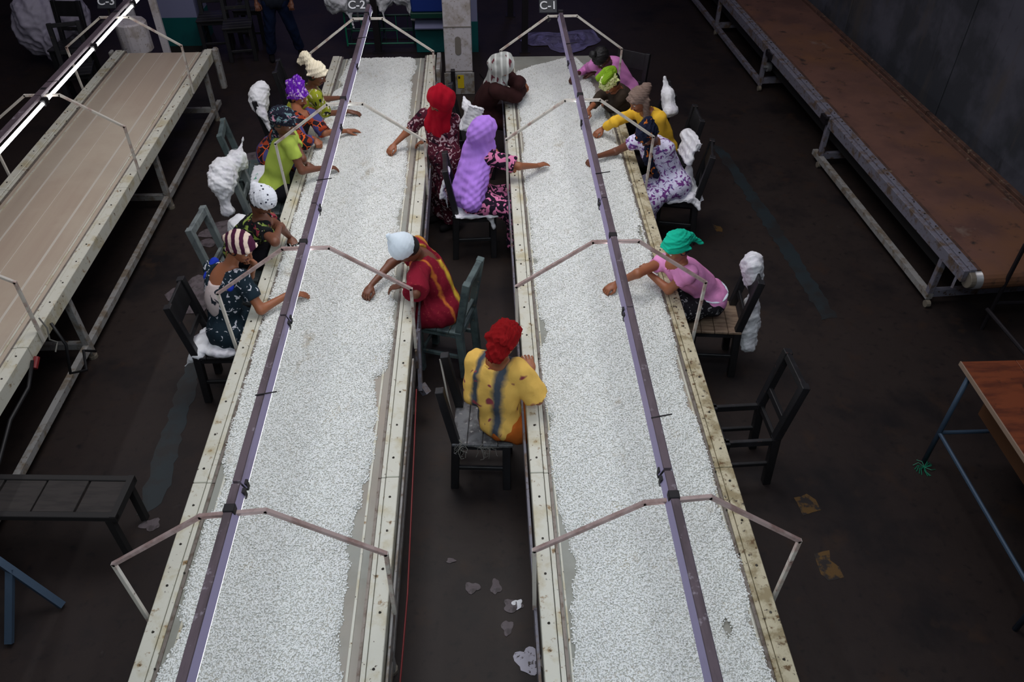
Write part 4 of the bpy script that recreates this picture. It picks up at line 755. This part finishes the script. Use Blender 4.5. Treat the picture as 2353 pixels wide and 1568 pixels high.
    low=d.get('low','skirt'); lowmat=d.get('lowmat')
    def lower(G2,r0,r1,r2,end,k=.06):
        for h0,kn,an,ft in legs:
            G2.cap(h0,kn,.085+r0,.062+r1,k=k); e=kn+(an-kn)*end; G2.cap(kn,an,.062+r1,.05+r2,k=k,clip=[(e,an-kn)])
    if low=='skirt':
        tgt=g if not lowmat else SDF()
        lower(tgt,.016,.030,.060,d.get('hem',.85),k=.10)
        (h0,kn,an,ft),(h1,kn1,an1,f1)=legs; tgt.cap((h0+h1)/2,(kn+kn1)/2,.08,.075,k=.05)
        if lowmat: tgt.ell(hip-up*.0,(.174,.134,.11),RP,k=.05)
    else:
        tgt=SDF(); lower(tgt,.014,.012,.018,.96,k=.02); tgt.ell(hip-up*.01,(.176,.136,.10),RP,k=.04)
    sdf_obj(d.get('name','dress'),g,.0105,d['mat'],t,dict(amp=.0042,freq=38,dirv=u,seed=sum(map(ord,key))))
    if lowmat: sdf_obj('trousers' if low=='trousers' else 'skirt',tgt,.012,lowmat,t,dict(amp=.005,freq=36,dirv=(0,0,1),seed=3))
    if d.get('waistband'): sdf_obj('waistband',SDF().ell(hip+up*.06+0*u,(.178,.140,.022),RP),.01,d['waistband'],t)
    for h0,kn,an,ft in legs: 
        sh=SDF().cap(an-up*.05,ft+fh*.02,.042,.035,k=.02); sdf_obj('shoe',sh,.012,'c_shoe',t)
    for ex in d.get('extra',()): ex(t,T,mid,u,fw,lat,hip,RT)
    # ---- head wear
    hd=head; kind=hd['kind']; s=SDF(); m=hd['mat']; wrapclip=[(hp(0,0,hd.get('z',-.008)),RH@np.array((hd.get('sl',.62),0,-1.0)))]
    fd=dict(amp=hd.get('amp',.0035),freq=70,dirv=RH@np.array(hd.get('fdir',(0,1,.3)),float),seed=7+len(label),ridge=True)
    if kind=='hijab': fd=dict(amp=.0055,freq=48,dirv=u*.8+(H-mid)*1.2,seed=len(label),ridge=False)
    nm=hd.get('name','headscarf')
    if kind=='wrap':
        s.ell(hp(-.014,0,.040),(.112,.093,.100),RH,clip=wrapclip,k=.012)
        for a,bq,ra,rb in hd.get('knots',()): s.cap(hp(*a),hp(*bq),ra,rb,k=.018)
        s.cap(hp(.080,-.045,.062),hp(.080,.045,.062),.014,k=.02); s.cap(hp(.080,.045,.062),hp(-.06,.085,-.01),.015,.014,k=.02).cap(hp(.080,-.045,.062),hp(-.06,-.085,-.01),.015,.014,k=.02)
    elif kind=='cap':
        s.ell(hp(-.012,0,.034),(.115,.100,.106),RH,clip=wrapclip,k=.012); pk=hd.get('peak',(-.05,0,.16)); s.cap(hp(-.02,0,.06),hp(*pk),.075,.022,k=.05)
    elif kind=='hijab':
        s.ell(hp(-.016,0,.025),(.114,.096,.112),RH,k=.02).cap(hp(0,0,-.04),T(mid,0,.0,.0),.092,.105,k=.05)
        s.ell(hp(.125,0,-.030),(.075,.052,.082),RH,k=.015,op=-1)
        s.ell(hp(-.045,0,-.07),(.085,.085,.08),RH,k=.04)
        if hd.get('bib',True): s.ell(T(mid,0,.055,-.06),(.135,.07,.13),RT,k=.05)
        for S in (S1,S2): s.cap(T(mid,0,-.01,.02),mid+(S-mid)*hd.get('sh',.5)+u*.02,.075,.060,k=.05)
    if kind=='hair':
        s.ell(hp(-.014,0,.038),(.110,.090,.104),RH,clip=wrapclip,k=.012).ell(hp(*hd['bun']),(.045,.045,.040),RH,k=.012); nm='hair'
    if hd.get('drape'):
        for a,bq,ra,rb in hd['drape'](T,mid,u,fw,lat,hip,hp): s.cap(a,bq,ra,rb,k=.05)
    V,Q=s.mesh(.0062); V=folds(V,Q,**fd); ob=obj(nm,smooth_mesh(nm,[(V,Q,m)],base),t)
    for kk in hd.get('second',()):
        s2=SDF(); 
        for a,bq,ra,rb in kk[1]: s2.cap(hp(*a),hp(*bq),ra,rb,k=.012)
        V,Q=s2.mesh(.006); V=folds(V,Q,.003,70,RH@np.array((1,0,.3)),3,True); obj(kk[0],smooth_mesh(kk[0],[(V,Q,kk[2])],base),t)
    if hd.get('hairback'): 
        s3=SDF().ell(hp(-.030,0,-.005),(.088,.080,.088),RH,clip=[(hp(.03,0,0),RH@np.array((1,0,.1)))]); V,Q=s3.mesh(.007); obj('hair',smooth_mesh('hair',[(V,Q,'hair')],base),t)
    return t
R_,L_=1,-1
person('W1','woman in a cream wrapped headscarf with a large bun and yellow-green floral blouse',(1,-.2),28,R_,'skin_dark',dict(mat='c_limefloral',name='blouse',sleeve=(.7,.95),lowmat='c_darkskirt',wide=.022),
 dict(kind='wrap',mat='c_cream',knots=(((-.10,0,.08),(-.17,0,.12),.055,.052),((-.17,.0,.12),(-.19,0,.04),.05,.04)),hairback=1),hands=('relax','relax'))
person('W2','woman in a purple and white knotted headscarf and an orange-gridded black dress',(1,-.35),22,R_,'skin_mid',dict(mat='c_orangegrid',sleeve=(1.0,1.5),wide=.022),
 dict(kind='wrap',mat='c_purplewrap',knots=(((-.02,0,.12),(-.05,.02,.175),.058,.045),((-.07,0,.08),(-.10,0,.10),.06,.05),((.03,.0,.11),(.0,.03,.16),.04,.035)),amp=.005,hairback=1),hands=('flat','fist'))
person('W3','woman in a lime green T-shirt and dark navy patterned headscarf',(1,-.25),38,R_,'skin_dark',dict(mat='c_lime',name='t_shirt',sleeve=(.5,.55),low='trousers',lowmat='c_trousers'),
 dict(kind='wrap',mat='c_navypaisley',drape=lambda T,mid,u,fw,lat,hip,hp:[(hp(-.08,0,.0),T(mid,0,-.08,-.02),.07,.055),(T(mid,0,-.08,-.02),T(mid,0,-.12,-.10),.055,.045)],hairback=1),hands=('fist','relax'))
person('W4','woman in a white cap with black dots and black blouse with green flowers',(1,-.35),50,R_,'skin_dark',dict(mat='c_blackfloral',sleeve=(.5,.55),lowmat='c_darkskirt',name='blouse'),
 dict(kind='cap',mat='c_whitecap_dots',peak=(-.14,0,.06),name='cap',amp=.002,hairback=1),hands=('relax','relax'))
J['W5'].update(S1=(-2.11,5.02,1.05),S2=(-1.86,4.855,1.085),E1=(-1.90,5.16,.87),W1=(-1.80,5.06,1.06),T1=(-1.83,5.02,1.14))
def w5x(t,T,mid,u,fw,lat,hip,RT):
    sdf_obj('lace_panel',SDF().ell(T(mid,0,-.058,-.19),(.118,.114,.19),RT,k=.01).ell(T(mid,0,-.08,.01),(.075,.07,.10),RT,k=.012,op=-1),.010,'c_lacepanel',t)
    for s in (-1,1): sdf_obj('shoulder_band',SDF().cap(T(mid,s*.13,.00,.045),T(mid,s*.125,-.075,-.06),.034,.030,k=.02),.009,'c_blueband',t)
person('W5','woman in a maroon and cream striped headwrap and dark blue dress',(1,-.45),30,R_,'skin_mid',dict(mat='c_bluedress',sleeve=(.62,.66),scoop=1,wide=.020,extra=(w5x,)),
 dict(kind='wrap',mat='c_stripewrap',amp=.002,knots=(((-.09,0,.02),(-.12,0,-.01),.05,.035),),hairback=1),hands=('fist','flat'))
J['W6']=dict(H=(-.426,7.165,1.40),S1=(-.585,7.33,1.16),S2=(-.30,7.25,1.15),E1=(-.775,7.36,.97),W1=(-.90,7.30,.875),T1=(-.955,7.22,.845),E2=(-.375,7.22,.91),W2=(-.59,7.30,.90),T2=(-.65,7.33,.87),hip=(-.40,7.21,.80))
person('W6','woman in a bright red hijab and maroon floral dress reaching onto the bean table',(-.85,-.55),35,L_,'skin_mid',dict(mat='c_maroonfloral',sleeve=(.75,.95),hem=.97),
 dict(kind='hijab',mat='c_redhijab',sh=.35,drape=lambda T,mid,u,fw,lat,hip,hp:[(hp(-.06,0,-.03),T(mid,-.03,-.08,-.10),.085,.08),(T(mid,-.03,-.08,-.10),T(mid,-.05,-.09,-.22),.08,.06)]),hands=('pinch','relax'),stand=True,legdir=(-.8,-.6))
J['W7'].update(E1=(.09,7.08,.88),W1=(.17,6.90,.86),T1=(.24,6.88,.84))
person('W7','woman seen from behind under a long purple veil, pink and black floral dress sleeve showing',(1,.35),38,R_,'skin_mid',dict(mat='c_pinkblack',sleeve=(.7,.85),wide=.026),
 dict(kind='hijab',mat='c_purpleveil',bib=False,sh=.8,amp=.004,drape=lambda T,mid,u,fw,lat,hip,hp:[(hp(-.03,0,.0),T(mid,0,-.06,-.02),.10,.13),(T(mid,.02,-.05,-.02),T(hip,.03,-.10,.03),.14,.15),(T(mid,-.08,-.05,-.05),T(hip,-.13,-.09,-.02),.105,.11),(T(mid,.09,-.05,-.05),T(hip,.14,-.09,-.02),.10,.11)]),hands=('relax','flat'))
person('W8','woman in a grey and maroon headscarf and dark brown dress bent over the far end',(1,-.15),62,R_,'skin_mid',dict(mat='c_brown',sleeve=(1.9,1.9),wide=.034),
 dict(kind='hijab',mat='c_greyscarf',bib=False,sh=.55,amp=.005,drape=lambda T,mid,u,fw,lat,hip,hp:[(hp(-.07,0,.0),T(mid,.0,-.07,-.05),.06,.06),(T(mid,0,-.07,-.05),T(mid,.05,-.11,-.20),.05,.03)]),hands=('pinch','pinch'))
person('W9','woman in a white cap and maroon dress with yellow streaks reaching onto the bean table',(-1,-.3),58,L_,'skin_dark',dict(mat='c_maroonyellow',sleeve=(.62,1.0),wide=.040,scoop=1),
 dict(kind='cap',mat='c_whitecap',peak=(-.06,0,.175),name='cap',amp=.001,z=-.02,hairback=1),hands=('pinch','relax'),loose=.03)
J['W10'].update(E1=(-.115,3.80,.83),W1=(.08,3.93,.86),T1=(.15,3.98,.84),W2=(.275,3.80,1.02),T2=(.255,3.90,1.07))
person('W10','woman seen from behind in a dark red turban and mustard top with grey stripes',(.55,.85),20,R_,'skin_mid',dict(mat='c_mustard',name='blouse',sleeve=(1.55,.92),wide=.036,lowmat='c_orangeskirt'),
 dict(kind='wrap',mat='c_redturban',amp=.006,sl=.35,z=-.05,fdir=(.3,.2,1),knots=(((-.045,0,-.02),(-.085,.0,-.075),.078,.064),((-.12,.02,-.02),(-.12,-.03,-.07),.035,.03),((-.10,.06,.03),(-.115,-.05,.045),.03,.03))),hands=('relax','relax'),loose=.032)
person('W11','woman in a pink long-sleeved top with a black hair bun at the far end',(-.7,-.5),62,L_,'skin_deep',dict(mat='c_pinklong',name='blouse',sleeve=(1.75,1.75),wide=.010,lowmat='c_darkskirt'),
 dict(kind='hair',mat='hair',bun=(.0,0,.165),amp=.002,sl=.5),hands=('pinch','relax'))
person('W12','woman in a green and cream knotted headwrap and dark brown long-sleeved top',(-.9,-.5),60,L_,'skin_mid',dict(mat='c_olive',name='blouse',sleeve=(1.5,1.5),wide=.020,lowmat='c_darkskirt'),
 dict(kind='wrap',mat='c_dotcream',amp=.004,second=(('scarf_knot',(((-.07,.03,.09),(.01,.05,.13),.050,.034),((-.07,-.03,.09),(.01,-.05,.13),.050,.034),((-.11,0,.05),(-.09,0,.10),.055,.05)),'c_greenhead'),),hairback=1),hands=('pinch','relax'))
person('W13','woman in a taupe headscarf and yellow long-sleeved top with her arm on the beans',(-.95,-.4),32,L_,'skin_mid',dict(mat='c_yellow',name='blouse',sleeve=(1.72,1.75),wide=.014,lowmat='c_darkskirt'),
 dict(kind='wrap',mat='c_taupe',amp=.003,knots=(((-.09,0,.05),(-.12,0,.06),.062,.055),),drape=lambda T,mid,u,fw,lat,hip,hp:[(hp(-.02,.07,-.05),T(mid,.06,.10,-.06),.035,.04),(T(mid,.05,.10,-.06),T(mid,.03,.13,-.22),.04,.035)]),hands=('pinch','relax'))
person('W14','woman in a lilac floral dress and navy headscarf with orange pattern',(-.8,-.6),55,L_,'skin_dark',dict(mat='c_lilacfloral',sleeve=(.30,.42),wide=.02),
 dict(kind='wrap',mat='c_navyorange',amp=.004,knots=(((-.08,0,.06),(-.10,0,.08),.06,.05),),drape=lambda T,mid,u,fw,lat,hip,hp:[(hp(-.02,-.05,-.06),T(mid,-.03,.12,-.08),.04,.04),(T(mid,-.03,.12,-.08),T(mid,-.03,.15,-.26),.04,.03)],hairback=1),hands=('pinch','relax'),legdir=(-1,-.45))
J['W15'].update(E2=(1.40,4.84,.88),W2=(1.27,4.98,.93),T2=(1.24,5.04,.96))
person('W15','woman in a teal headscarf and pink T-shirt sitting alone on the right',(-1,-.35),30,L_,'skin_mid',dict(mat='c_pinktee',name='t_shirt',sleeve=(.30,.50),wide=.014,low='skirt',lowmat='c_blackpattern',waistband='c_whitecap'),
 dict(kind='wrap',mat='c_teal',amp=.004,knots=(((-.09,0,.03),(-.12,.0,.0),.055,.04),((-.12,0,.0),(-.17,.01,-.10),.022,.02),((-.12,0,.0),(-.15,-.03,-.09),.02,.018)),hairback=1),hands=('pinch','fist'))
J['man']=dict(H=(-2.86,11.45,1.60),S1=(-3.05,11.50,1.40),S2=(-2.67,11.5,1.40),E1=(-3.12,11.52,1.12),W1=(-3.10,11.42,.90),T1=(-3.08,11.36,.80),E2=(-2.60,11.52,1.12),W2=(-2.62,11.42,.90),T2=(-2.62,11.36,.80),hip=(-2.87,11.52,.88))
person('man','standing man in blue jeans and black shoes behind the tables',(.1,-1),10,R_,'skin_dark',dict(mat='c_darkshirt',name='shirt',sleeve=(1.6,1.6),low='trousers',lowmat='c_jeans'),dict(kind='hair',mat='hair',bun=(-.03,0,.09),amp=.001,sl=.4,z=.02),stand=True,legdir=(.25,-1))
